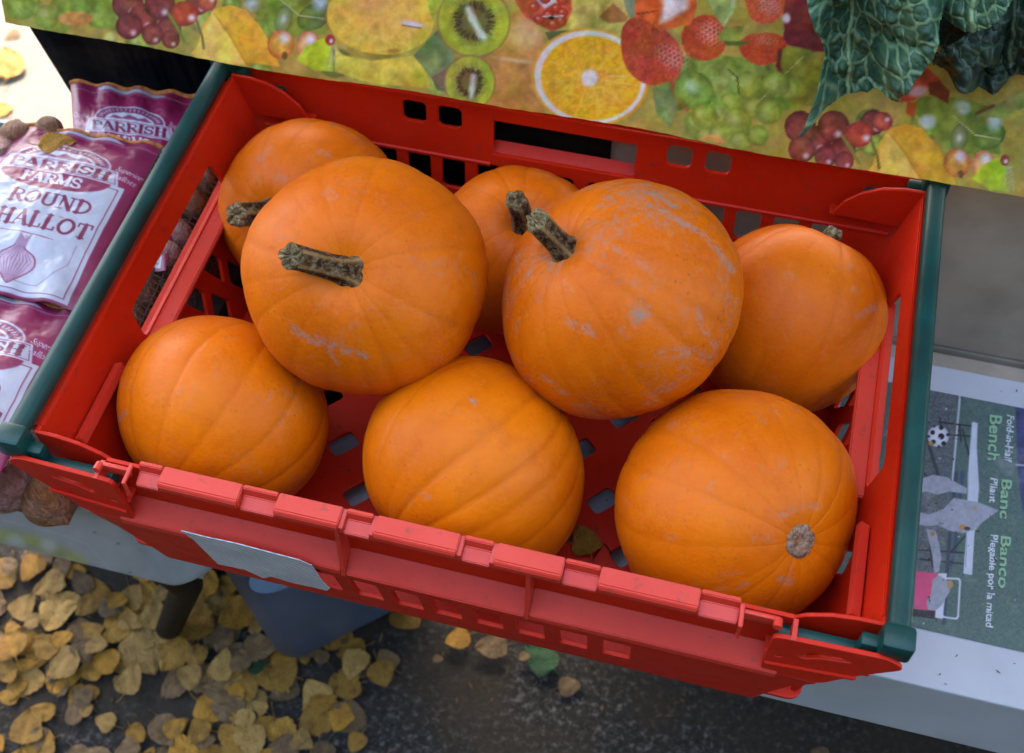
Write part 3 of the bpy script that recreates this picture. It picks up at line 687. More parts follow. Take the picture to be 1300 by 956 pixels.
# back wall: two rows of openings and the hand hold
def lean(yt, zt, yb, zb): v_ = Vector((0, yt - yb, zt - zb)); return v_.normalized(), v_.length
by, bl = lean(.396, .0, .374, ZF)
row2 = [.161, .192, .224, .256, .288, .321, .353, .386, .417, .448, .13, .479, .099, .51]
hb = [rrect(x, bl - .093, x + .0205, bl - .060, .0045) for x in row2]
hb += [rrect(x, bl - .0275, x + .0205, bl - .007, .0045) for x in (.159, .190, .384, .4155)]
hb += [rrect(.238, bl - .048, .359, bl - .013, .002)]
hb += [rrect(x, bl - .133, x + .0205, bl - .104, .003) for x in row2]
plate('back_wall', [(.012, bl), (.588, bl), (.588, bl - .04), (.56, 0), (.04, 0), (.012, bl - .04)], hb, .004, .0008, (0, .374, ZF), (1, 0, 0), by, R_, cr)
b_ = MB(); b_.prism([(.3885, -.0490), (.4000, -.0425), (.4020, -.0455), (.3905, -.0530)], .236, .361, 0, .0008)
b_.prism([(.384, -.057), (.3935, -.0525), (.3915, -.057), (.384, -.0595)], .03, .2355); b_.prism([(.384, -.057), (.3935, -.0525), (.3915, -.057), (.384, -.0595)], .3615, .57)
b_.build('hand_hold', R_, cr)
b_ = MB(); b_.box(.075, .525, .3982, .4045, -.0055, .0010, .0012); b_.build('back_rim', R_, cr)
# side walls: long hand hold, grip ledge, lattice of slanting openings
def side(flip):
    fx = (lambda x: .6 - x) if flip else (lambda x: x)
    top = Vector((fx(.014), 0, .002)); bot = Vector((fx(.046), 0, ZF)); ay = (top - bot); ln = ay.length
    zz = lambda z: (z - ZF) / (.002 - ZF) * ln
    H = [soften([(.142, zz(-.050)), (.146, zz(-.022)), (.30, zz(-.022)), (.304, zz(-.050))], .006)]
    for k in range(8):
        y = .098 + .036 * k
        if y < .35:
            H.append(soften([(y - .0115, zz(-.074)), (y - .001, zz(-.060)), (y + .0115, zz(-.086)), (y + .001, zz(-.104))], .003))
        y += .018
        if y < .345: H.append(soften([(y - .0115, zz(-.112)), (y - .001, zz(-.094)), (y + .0115, zz(-.120)), (y + .001, zz(-.138))], .003))
    org = (bot.x, 0, ZF)
    plate('side_wall', [(.022, ln), (.378, ln), (.378, ln - .04), (.374, 0), (.024, 0), (.02, ln - .04)], H, .0038, .0008, org, (0, 1, 0), ay, R_, cr)
    def X(x): return fx(x)
    b_ = MB()
    b_.prism([(X(.0185), -.050), (X(.040), -.0525), (X(.041), -.0565), (X(.0235), -.060)], .136, .310, 1, .0009)     # grip ledge
    b_.prism([(X(.024), -.030), (X(.031), -.026), (X(.033), -.034), (X(.026), -.040)], .036, .104, 1, .0008)
    b_.build('grip_ledge', M['lightened'], cr)
    b_ = MB(); b_.prism([(X(.0055), -.002), (X(.0165), .0035), (X(.0175), .0015), (X(.009), -.016), (X(.006), -.016)], .026, .374, 1, .0008)
    b_.build('side_rim', R_, cr)
side(False); side(True)
# front wall: lower band with square openings, upper recessed band, ledge, rim with notches
fy, fl = lean(.0, -.063, .013, -.152)
hx = [ony(u, v, .006)[0] for u, v in ((411, 730), (464, 743), (516, 756), (566, 767), (619, 780), (673, 794), (728, 808), (783, 821))]
fh = [rrect(x - .0098, fl - .060, x + .0098, fl - .020, .002) for x in hx]
plate('front_wall', soften([(.041, fl), (.559, fl), (.545, fl - .025), (.534, fl - .060), (.527, 0), (.073, 0), (.066, fl - .060), (.055, fl - .025)], .003), fh, .0036, .0007, (0, .0148, -.152), (1, 0, 0), fy, R_, cr)
uh = []
for u, v in ((365, 664), (320, 655), (740, 757), (785, 768)):
    x = ony(u, v, .012)[0]; uh.append(rrect(x - .009, .032, x + .009, .0385, .002))
for x in row2: 
    if .1 < x < .22 or .38 < x < .47: pass
plate('upper_front_wall', [(.068, 0), (.532, 0), (.532, .060), (.068, .060)], uh, .003, .0005, (0, .0158, -.0635), (1, 0, 0), (0, 0, 1), R_, cr)
b_ = MB()
for x0, x1, d in ((.068, .2335, .0), (.2365, .3635, -.004), (.3665, .532, .0)):
    b_.prism([(.0142, -.0475 + d), (-.0015, -.0590 + d), (-.0018, -.0655), (.0142, -.0655)], x0, x1, 0, .0007)
for x in (.235, .365): b_.prism([(.0142, -.007), (.006, -.010), (-.0022, -.0652), (.0142, -.0652)], x - .00145, x + .00145)
for x, s_ in ((.0665, 1), (.5335, -1)):
    b_.prism([(.0142, -.003), (.0, -.003), (.0, -.0645), (.0142, -.0645)], x - .0015, x + .0015)
b_.build('ledge', M['lightened'], cr)
# rim: raised blocks and lower notches
seg = [(166, 197, 0), (197, 299, 1), (299, 345, 0), (345, 427, 1), (432, 467, 0), (471, 578, 1), (583, 621, 0), (625, 712, 1), (712, 758, 0), (758, 886, 1), (886, 938, 0)]
b_ = MB()
def xr(u): return onz(u, 580 + (u - 3) * .2284 + (-7), .003)[0]
for k, (u0, u1, hgt) in enumerate(seg):
    x0, x1 = xr(u0), xr(u1)
    if hgt: b_.prism([(.0168, .0040), (.0045, .0034), (.0022, .0012), (.0022, -.0050), (.0100, -.0050), (.0100, -.0030), (.0168, -.0030)], x0, x1, 0, .0008)
    else:
        b_.prism([(.0168, .0040), (.0138, .0040), (.0120, -.0025), (.0028, -.0046), (.0028, -.0088), (.0100, -.0085), (.0100, -.0065), (.0168, -.0060)], x0 + .0004, x1 - .0004, 0, .0006)
for u in (429.5, 469, 580.5, 623):
    x = xr(u); b_.prism([(.0165, .0022), (.0034, .0002), (.0030, -.0070), (.0100, -.0070), (.0165, -.0045)], x - .0016, x + .0016, 0, .0004)
b_.build('front_rim', M['lightened'], cr)
# clips where the rim meets the corner ears
for u, s_ in ((138, 1), (966, -1)):
    x = xr(u); b_ = MB(); b_.box(x - .011, x + .011, .0075, .0105, -.006, .0035, .0006); b_.tube([(x - s_ * .010, .009, .002), (x - s_ * .010, .003, .003)], .0028, 8)
    b_.tube([(x + s_ * .012, -.002, -.012), (x + s_ * .012, -.001, .003), (x + s_ * .0125, .012, .0045)], .0016, 8); b_.build('clip', M['lightened'], cr, True)
# corner ears (front, outer face) with the slot the bale arm slides in
def ear(flip, y, name='corner_ear', slot=True):
    f = (lambda x: .6 - x) if flip else (lambda x: x)
    P = [(.079, -.004), (.012, .0005), (.004, -.003), (-.001, -.010), (.008, -.020), (.022, -.036), (.032, -.050), (.040, -.0625), (.079, -.0625)]
    if y > .2: P = [(.085, -.002), (.01, .0), (.002, -.01), (.03, -.05), (.085, -.06)]
    H = []
    if slot: H = [soften([(.028, -.0165), (.038, -.0125), (.053, -.0165), (.060, -.025), (.056, -.028), (.047, -.0215), (.035, -.0195)], .002), [(.071 + .0025 * math.cos(k), -.033 + .0014 * math.sin(k)) for k in range(6)]]
    P = [(f(a), b) for a, b in soften(P, .006)]; H = [[(f(a), b) for a, b in h] for h in H]
    plate(name, P, H, .0034, .0007, (0, y, 0), (1, 0, 0), (0, 0, 1), R_, cr)
ear(False, .0015); ear(True, .0015); ear(False, .4045, 'corner_ear', False); ear(True, .4045, 'corner_ear', False)
# lower rib of the ears
for f in (lambda x: x, lambda x: .6 - x):
    b_ = MB(); b_.prism([(f(.0235), -.0385), (f(.078), -.0465), (f(.078), -.0440), (f(.022), -.0360)], -.0003, -.0022, 1); b_.build('ear_rib', R_, cr)
# inner corner plates with a curved top, one behind each bale arm end
for flip in (0, 1):
    f = (lambda x: .6 - x) if flip else (lambda x: x)
    for y, dr in ((.021, 1), (.379, -1)):
        top = [(.014, .004), (.030, .0035), (.046, .000), (.060, -.008), (.071, -.020), (.077, -.034)]
        P = [(f(a), b) for a, b in top + [(.077, -.038), (.014, -.040)]]
        plate('corner_plate', P, [], .003, .0009, (0, y, 0), (1, 0, 0), (0, 0, 1), R_, cr)
        b_ = MB(); b_.box(min(f(.014), f(.080)), max(f(.014), f(.080)), min(y, y + dr * -.018), max(y, y + dr * -.018), -.0405, -.0375, .0008); b_.build('corner_shelf', R_, cr)
# bale arms
for flip in (0, 1):
    f = (lambda x: .592 - x + .0) if flip else (lambda x: x + .003)
    s_ = -1 if flip else 1
    xa = .5925 if flip else .004
    b_ = MB(); b_.tube([(xa, .004, .006), (xa, .02, .0065), (xa, .38, .0065), (xa, .394, .006)], .0072, 16, True, .8)
    for y in (.0105, .3895):
        b_.box(xa - .0100, xa + .0100, y - .0085, y + .0085, -.006, .0148, .003)
        b_.box(min(xa + s_ * .011, xa + s_ * (.068 if y < .1 else .05)), max(xa + s_ * .011, xa + s_ * (.068 if y < .1 else .05)), y - .004, y + .004, -.028, -.014, .002)
        b_.box(min(xa, xa + s_ * .02), max(xa, xa + s_ * .02), y - .0045, y + .0045, -.026, .001, .002)
    b_.build('bale_arm', M['green'], cr, True)
# torn sticker on the front
def sticker_mat():
    m_, t, b = mat('worn_sticker'); v = coord(t)
    c = ramp(t, noise(t, v, 30, 5), [(.3, (.40, .40, .41)), (.7, (.55, .55, .56))])
    wv = N(t, 'ShaderNodeTexWave', inp={'Scale': 75.0, 'Distortion': 1.5, 'Detail': 2, 'Detail Scale': 3}); wv.bands_direction = 'DIAGONAL'
    L(t, v, wv.inputs['Vector']); f = ramp(t, wv.outputs['Fac'], [(.45, 0), (.8, .55)])
    zz = N(t, 'ShaderNodeSeparateXYZ'); L(t, v, zz.inputs[0])
    zr = ramp(t, zz.outputs['Z'], [(.0, 0), (.008, .8)])
    mm = N(t, 'ShaderNodeMath', operation='MULTIPLY'); L(t, f, mm.inputs[0]); L(t, zr, mm.inputs[1])
    c = mix(t, mm.outputs[0], c, (.16, .17, .18))
    c = mix(t, ramp(t, noise(t, v, 55, 5, .7), [(.56, 0), (.72, .6)]), c, (.25, .2, .15))
    L(t, c, b.inputs['Base Color']); b.inputs['Roughness'].default_value = .55; bump(t, b, noise(t, v, 130, 4), .3, .001); return m_
n_ = np.array([0, -fl, .0]) ; fn = Vector((1, 0, 0)).cross(fy); p0 = np.array([0, -.0024, -.063])
# points on the wall face
pts = []
for u, v in ((230, 673), (262, 681), (300, 689), (345, 701), (380, 710), (396, 717), (404, 729), (410, 738), (419, 746), (415, 749), (400, 745), (372, 739), (345, 731), (335, 733), (310, 722), (277, 715), (262, 700), (246, 684)):
    P = onplane(u, v, p0, np.array(fn)); pts.append(P)
V = [tuple(p) for p in pts]; c_ = np.mean(pts, 0)
nf = np.array(fn) * (1 if fn.y < 0 else -1)
V2 = [tuple(np.array(p) + nf * .0007) for p in V]
n = len(V); F = [tuple(range(n, 2 * n))] + [(i, (i + 1) % n, n + (i + 1) % n, n + i) for i in range(n)]
sk = mesh('sticker', V + V2, F, sticker_mat(), cr)
sk['label'] = 'torn white paper sticker with washed-out lines'

# ================================================================== PUMPKINS
def pumpkin_mat(seed, dust, scar, hue):
    m_, t, b = mat('pumpkin_skin'); c0 = N(t, 'ShaderNodeTexCoord'); mp = N(t, 'ShaderNodeMapping')
    mp.inputs['Location'].default_value = (seed * 3.7, seed * 1.3, seed * 2.1); L(t, c0.outputs['Object'], mp.inputs[0]); v = mp.outputs[0]
    a = (.63 * hue[0], .130 * hue[1], .0002); d = (.52 * hue[0], .088 * hue[1], .0002)
    c = ramp(t, noise(t, v, 14, 5, .65), [(.32, d), (.68, a)])
    c = mix(t, ramp(t, noise(t, v, 38, 5, .7), [(.50, 0), (.70, .5)]), c, (.44 * hue[0], .074 * hue[1], .0003))
    c = mix(t, ramp(t, noise(t, v, 90, 4, .7), [(.56, 0), (.72, .35)]), c, (.60, .165, .006))
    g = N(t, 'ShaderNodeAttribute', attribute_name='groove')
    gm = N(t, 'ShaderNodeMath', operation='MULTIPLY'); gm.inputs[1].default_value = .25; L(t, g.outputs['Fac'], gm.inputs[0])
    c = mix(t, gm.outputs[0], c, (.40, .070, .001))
    fr = ramp(t, noise(t, v, 420, 3, .7), [(.45, 0), (.75, .22)]); c = mix(t, fr, c, (.60, .17, .006))     # fine freckles
    sp = N(t, 'ShaderNodeTexVoronoi', inp={'Scale': 150.0}); L(t, v, sp.inputs['Vector'])
    spk = N(t, 'ShaderNodeMath', operation='MULTIPLY'); L(t, ramp(t, sp.outputs['Distance'], [(.08, 1), (.22, 0)]), spk.inputs[0]); L(t, ramp(t, noise(t, v, 24, 3), [(.47, 0), (.62, .3 + .35 * min(1, dust))]), spk.inputs[1])
    c = mix(t, spk.outputs[0], c, (.22, .07, .015))
    # dusty bloom in patches
    dn = N(t, 'ShaderNodeMath', operation='MULTIPLY'); L(t, ramp(t, noise(t, v, 20, 6, .75), [(.50, 0), (.70, 1)]), dn.inputs[0]); L(t, ramp(t, noise(t, v, 170, 5, .75), [(.42, 0), (.62, 1)]), dn.inputs[1])
    dm = N(t, 'ShaderNodeMath', operation='MULTIPLY'); dm.inputs[1].default_value = dust; L(t, dn.outputs[0], dm.inputs[0])
    c = mix(t, dm.outputs[0], c, (.29, .155, .095))
    # corky scars: thin streaks
    s1 = noise(t, v, 11, 3, .5, 1.2); ab = N(t, 'ShaderNodeMath', operation='SUBTRACT'); ab.inputs[1].default_value = .5; L(t, s1, ab.inputs[0])
    ab2 = N(t, 'ShaderNodeMath', operation='ABSOLUTE'); L(t, ab.outputs[0], ab2.inputs[0])
    s2 = N(t, 'ShaderNodeMath', operation='MULTIPLY'); L(t, ramp(t, ab2.outputs[0], [(.004, 1), (.028, 0)]), s2.inputs[0]); L(t, ramp(t, noise(t, v, 26, 4, .8), [(.54, 0), (.64, 1)]), s2.inputs[1])
    s3 = N(t, 'ShaderNodeMath', operation='MULTIPLY'); s3.inputs[1].default_value = scar; L(t, s2.outputs[0], s3.inputs[0])
    c = mix(t, s3.outputs[0], c, (.25, .165, .11))
    sa = N(t, 'ShaderNodeAttribute', attribute_name='scar'); L2 = N(t, 'ShaderNodeMath', operation='MULTIPLY'); L(t, sa.outputs['Fac'], L2.inputs[0]); L(t, ramp(t, noise(t, v, 200, 5, .7), [(.42, .0), (.56, .9)]), L2.inputs[1])
    c = mix(t, L2.outputs[0], c, (.27, .19, .14))
    L(t, c, b.inputs['Base Color'])
    rg = mix(t, dm.outputs[0], ramp(t, noise(t, v, 60, 3), [(.3, (.40,) * 3), (.7, (.50,) * 3)]), (.75, .75, .75)); L(t, rg, b.inputs['Roughness'])
    b.inputs['Specular IOR Level'].default_value = .14
    ad = N(t, 'ShaderNodeMath', operation='ADD'); L(t, noise(t, v, 330, 3), ad.inputs[0]); L(t, L2.outputs[0], ad.inputs[1])
    bump(t, b, ad.outputs[0], .22, .0014); return m_
def stem_mat():
    m_, t, b = mat('dry_stem'); v = coord(t); a = N(t, 'ShaderNodeAttribute', attribute_name='ridge')
    c = ramp(t, a.outputs['Fac'], [(.0, (.024, .0085, .002)), (.55, (.085, .033, .008)), (.85, (.19, .105, .034)), (1, (.25, .165, .07))])
    c = mix(t, ramp(t, noise(t, v, 260, 5, .7), [(.46, 0), (.64, .6)]), c, (.26, .185, .10))
    L(t, c, b.inputs['Base Color']); b.inputs['Roughness'].default_value = .85; b.inputs['Specular IOR Level'].default_value = .08; bump(t, b, noise(t, v, 420, 4, .7), .8, .0015); return m_
def cork_mat():
    m_, t, b = mat('cut_cork'); v = coord(t)
    c = ramp(t, noise(t, v, 320, 5, .7), [(.35, (.09, .05, .02)), (.5, (.28, .20, .09)), (.68, (.46, .36, .20))])
    L(t, c, b.inputs['Base Color']); b.inputs['Roughness'].default_value = .9; b.inputs['Specular IOR Level'].default_value = .08; bump(t, b, noise(t, v, 400, 5, .7), 1, .003); return m_
STEM, CORK = stem_mat(), cork_mat()
SCAR = None
def frame(axis):
    a = np.array(axis, float); a /= np.linalg.norm(a)
    h = np.array([0, 0, 1.]) if abs(a[2]) < .9 else np.array([1., 0, 0])
    e1 = np.cross(h, a); e1 /= np.linalg.norm(e1); return a, e1, np.cross(a, e1)
def pumpkin(c, r, axis, seed, label, dust=.25, scar=.4, hue=(1, 1), obl=.94, nrib=15, stem=None, streaks=(), blossom=False, depth=1.0):
    rs = random.Random(seed); c = np.array(c); a, e1, e2 = frame(axis)
    t = thing('pumpkin', label, 'pumpkin', tuple(c), 'orange pumpkins in the red crate')
    nu, nv = 256, 90
    ph = np.linspace(0, 2 * np.pi, nu, endpoint=False); th = np.linspace(0.0005, np.pi - .0005, nv); PH, TH = np.meshgrid(ph, th)
    g = np.zeros_like(PH); lump = np.zeros_like(PH)
    k = 0.0; step = 2 * np.pi / nrib
    for i in range(nrib):
        p = i * step + rs.uniform(-.2, .2) * step + .05 * np.sin(TH * 2 + i); w_ = rs.uniform(.018, .044); amp = rs.uniform(.5, 1.2)
        d = np.angle(np.exp(1j * (PH - p))); g = np.maximum(g, amp * np.exp(-(d / w_) ** 2)); lump -= amp * .5 * np.exp(-(d / (w_ * 2 + .055)) ** 2)
    env = np.sin(TH) ** .6
    low = .014 * np.sin(2 * PH + seed) + .010 * np.sin(3 * PH + 2 * seed + TH) + .014 * np.cos(TH * 2 + seed) + .010 * np.sin(5 * PH + seed * 3) * np.sin(TH) + .035 * (fbm(np.cos(PH) * 1.1 * np.sin(TH) + 9, np.sin(PH) * 1.1 * np.sin(TH) + np.cos(TH) * 1.3 + 9, seed, 2) - .5)
    rr = 1 + low * np.sin(TH) + depth * (lump * .014 - g * .006) * env
    rr *= 1 - (.15 if stem else .10) * np.exp(-(TH / .24) ** 2) - .07 * np.exp(-((np.pi - TH) / .22) ** 2)
    rho = r * rr; z = rho * np.cos(TH) * obl; q = rho * np.sin(TH) * (2 - obl) ** .5
    V = (q * np.cos(PH)).reshape(-1, 1) * e1 + (q * np.sin(PH)).reshape(-1, 1) * e2 + z.reshape(-1, 1) * a + c
    F = grid_faces(nu, nv, True)
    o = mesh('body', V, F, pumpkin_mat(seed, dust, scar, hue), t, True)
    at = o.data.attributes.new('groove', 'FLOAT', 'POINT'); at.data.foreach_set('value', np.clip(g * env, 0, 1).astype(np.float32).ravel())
    sv = np.zeros(len(V), np.float32); U2, V2 = proj(V); fac = ((V - c) @ (CAM - c)) > 0
    for pl, wd, st_ in streaks:          # scratches this very pumpkin bears
        for p, q_ in zip(pl, pl[1:]):
            p = np.array(p, float); q_ = np.array(q_, float); d = q_ - p; tt = np.clip(((U2 - p[0]) * d[0] + (V2 - p[1]) * d[1]) / (d @ d), 0, 1)
            ds = np.hypot(U2 - p[0] - tt * d[0], V2 - p[1] - tt * d[1]); sv = np.maximum(sv, st_ * fac * np.clip(1.3 - ds / wd, 0, 1))
    at = o.data.attributes.new('scar', 'FLOAT', 'POINT'); at.data.foreach_set('value', sv.astype(np.float32))
    rp = float((V[0] - c) @ a) + .0022
    if stem:
        ln, sr, bend = stem                # length, radius, sideways bend (world vector)
        bend = np.array(bend, float); n = 30; rows = 14; SV = []; RG = []
        for j in range(rows):
            s_ = j / (rows - 1); p = c + a * (rp - .004 + ln * s_) + bend * s_ ** 1.6
            s2 = min(1, s_ + .02); dq = (a * ln * .02 + bend * (s2 ** 1.6 - s_ ** 1.6 + 1e-6)); dq /= np.linalg.norm(dq)
            f1 = np.cross(dq, e2); f1 /= np.linalg.norm(f1); f2 = np.cross(dq, f1)
            fl_ = 1 + 1.0 * math.exp(-s_ * 9) - .10 * s_ + .10 * s_ ** 6
            for i in range(n):
                an = 2 * math.pi * i / n; rid = abs(math.cos(2.5 * an + .4 * s_)) ** .8
                R2 = sr * fl_ * (.80 + .26 * rid + .03 * rs.uniform(-1, 1)); SV.append(p + (f1 * math.cos(an) + f2 * math.sin(an)) * R2)
                RG.append(min(1, max(0, rid ** 6 * .9 + .75 * math.exp(-(1 - s_) * 9) * rs.uniform(.4, 1) + .4 * math.exp(-s_ * 14))))
        SO = mesh('stem', SV, grid_faces(n, rows, True), STEM, t, True)
        at = SO.data.attributes.new('ridge', 'FLOAT', 'POINT'); at.data.foreach_set('value', np.array(RG, np.float32))
        last = np.array(SV[-n:]); cc = last.mean(0); C2 = []
        C2 += [cc + (p - cc) * 1.03 - dq * .001 for p in last]; C2 += [cc + (p - cc) * .8 + dq * (.0025 + .002 * rs.uniform(-1, 1)) for p in last]; C2 += [cc + (p - cc) * .4 + dq * (.003 + .0025 * rs.uniform(-1, 1)) for p in last]; C2 += [cc + dq * .002]
        F = [(b * n + i, b * n + (i + 1) % n, (b + 1) * n + (i + 1) % n, (b + 1) * n + i) for b in range(2) for i in range(n)] + [(2 * n + i, 2 * n + (i + 1) % n, 3 * n) for i in range(n)]
        mesh('cut_end', C2, F, CORK, SO, False)
    if blossom:                          # corky scar at the blossom end
        SV = []; n = 26; rads = (.0, .0038, .0072, .0105, .0126)
        for k_, q_ in enumerate(rads):
            for i in range(n):
                an = 2 * math.pi * i / n; q2 = q_ * (1 + .12 * rs.uniform(-1, 1) * (k_ > 1))
                hgt = -rp_b(r, obl) - (.0012 if k_ in (2, 3) else .0003) + (.0022 if k_ == 0 else 0) + rs.uniform(-.0004, .0004) + (.0022 if k_ == 4 else 0)
                SV.append(c + a * hgt + (e1 * math.cos(an) + e2 * math.sin(an)) * q2)
        mesh('blossom_scar', SV, grid_faces(n, len(rads), True), SCARM, t, True)
    return t
def rp_b(r, obl): return r * obl * .945
def scar_mat():
    m_, t, b = mat('corky_scar'); v = coord(t)
    c = ramp(t, noise(t, v, 330, 5, .75), [(.35, (.12, .045, .015)), (.52, (.26, .15, .08)), (.68, (.36, .27, .18))]); L(t, c, b.inputs['Base Color']); b.inputs['Roughness'].default_value = .9
    bump(t, b, noise(t, v, 500, 4), .8, .002); return m_
SCARM = scar_mat()
def axis_to(u, v, c, r):
    """axis whose pole shows at pixel (u, v) on the front of the sphere"""
    d = ray(u, v); d = d / np.linalg.norm(d); c = np.array(c); oc = CAM - c; b = d @ oc; disc = b * b - (oc @ oc - r * r)
    t_ = -b - math.sqrt(max(disc, 0)); return CAM + d * t_ - c
def img(dx, dy, dz=0): return RGT * dx + DWN * dy + FWD * dz
PK = {1: ((.097, .310, -.071), .0765), 2: ((.2, .185, .0245), .0845), 3: ((.277, .315, -.079), .069), 4: ((.3805, .214, .0165), .0848),
      5: ((.504, .291, -.072), .0765), 6: ((.104, .101, -.0705), .0780), 7: ((.299, .103, -.0680), .0828), 8: ((.487, .113, -.0640), .0838)}
c, r = PK[1]; pumpkin(c, r, axis_to(334, 271, c, r * .95), 1, 'pumpkin in the back left corner with short thick stem stub pointing left', .35, .35, (1, .98), stem=(.026, .0098, img(-.013, .001, -.004)),
                      streaks=[([(404, 192), (418, 196)], 4, .6), ([(330, 202), (342, 190)], 4, .5)])
c, r = PK[2]; pumpkin(c, r, axis_to(434, 342, c, r * .95), 2, 'large pumpkin lying on top at the left with the longest curved ridged stem', .30, .25, (1.02, 1), stem=(.021, .0086, img(-.031, -.008, .0)), nrib=17, depth=.8,
                      streaks=[([(372, 418), (395, 432), (415, 436), (440, 446), (465, 452)], 5, .85), ([(400, 425), (430, 462)], 3, .5), ([(408, 247), (420, 240), (428, 250), (416, 254)], 2.5, .45)])
c, r = PK[3]; pumpkin(c, r, axis_to(666, 279, c, r * .95), 3, 'half hidden pumpkin at the back between the two upper pumpkins with dark stem stub', .45, .3, (1, .92), stem=(.030, .0086, img(-.008, -.008, .0)))
c, r = PK[4]; pumpkin(c, r, axis_to(704, 305, c, r * .95), 4, 'dusty scuffed pumpkin on top at the right with pale grey stem', 1.3, .8, (1, .97), stem=(.028, .0086, img(-.004, -.006, 0)), nrib=18, depth=1.1,
                      streaks=[([(838, 266), (868, 284), (893, 298), (912, 318), (930, 345)], 4, .9), ([(884, 390), (895, 420), (908, 440)], 4, .6), ([(720, 408), (745, 420)], 5, .7), ([(745, 412), (752, 425)], 4, .6), ([(690, 480), (702, 486)], 3, .7), ([(708, 495), (718, 499)], 2.5, .7), ([(840, 450), (875, 445), (900, 455)], 8, .5), ([(770, 310), (830, 345)], 4, .4)])
c, r = PK[5]; pumpkin(c, r, axis_to(1060, 312, c, r * .98) + FWD * .036, 5, 'smooth pumpkin by the right crate wall with its stem towards the back right corner', .22, .2, (1, .97), stem=(.012, .0072, img(.002, .000, 0)), nrib=12, depth=1.1, obl=1.0,
                      streaks=[([(1000, 350), (1006, 352)], 5, .5), ([(1090, 400), (1110, 390)], 5, .6), ([(1082, 366), (1088, 370)], 4, .5)])
c, r = PK[6]; pumpkin(c, r, img(.52, -.80, .42), 6, 'pumpkin in the front left corner with no stem showing', .30, .25, (1.05, 1.12), nrib=13, obl=.91, depth=1.2, streaks=[([(153, 532), (160, 523)], 3, .6), ([(338, 510), (346, 500)], 2.5, .6)])
c, r = PK[7]; pumpkin(c, r, img(.74, -.62, .28), 7, 'front middle pumpkin with slanting ribs and no stem showing', .08, .1, (1.06, 1.16), nrib=17, obl=.93, depth=1.4, streaks=[([(596, 508), (604, 511)], 3, .9), ([(535, 628), (545, 631)], 3, .5)])
c, r = PK[8]; pumpkin(c, r, -np.array(axis_to(1022, 691, c, r * .95)), 8, 'front right pumpkin showing a round corky blossom scar on its face', .18, .25, (1.06, 1.10), nrib=15, depth=.9, blossom=True,
                      streaks=[([(990, 655), (1015, 645), (1040, 642)], 4, .5), ([(990, 736), (1005, 738)], 5, .55), ([(940, 745), (950, 740)], 3, .5), ([(900, 620), (908, 612)], 3, .5)])

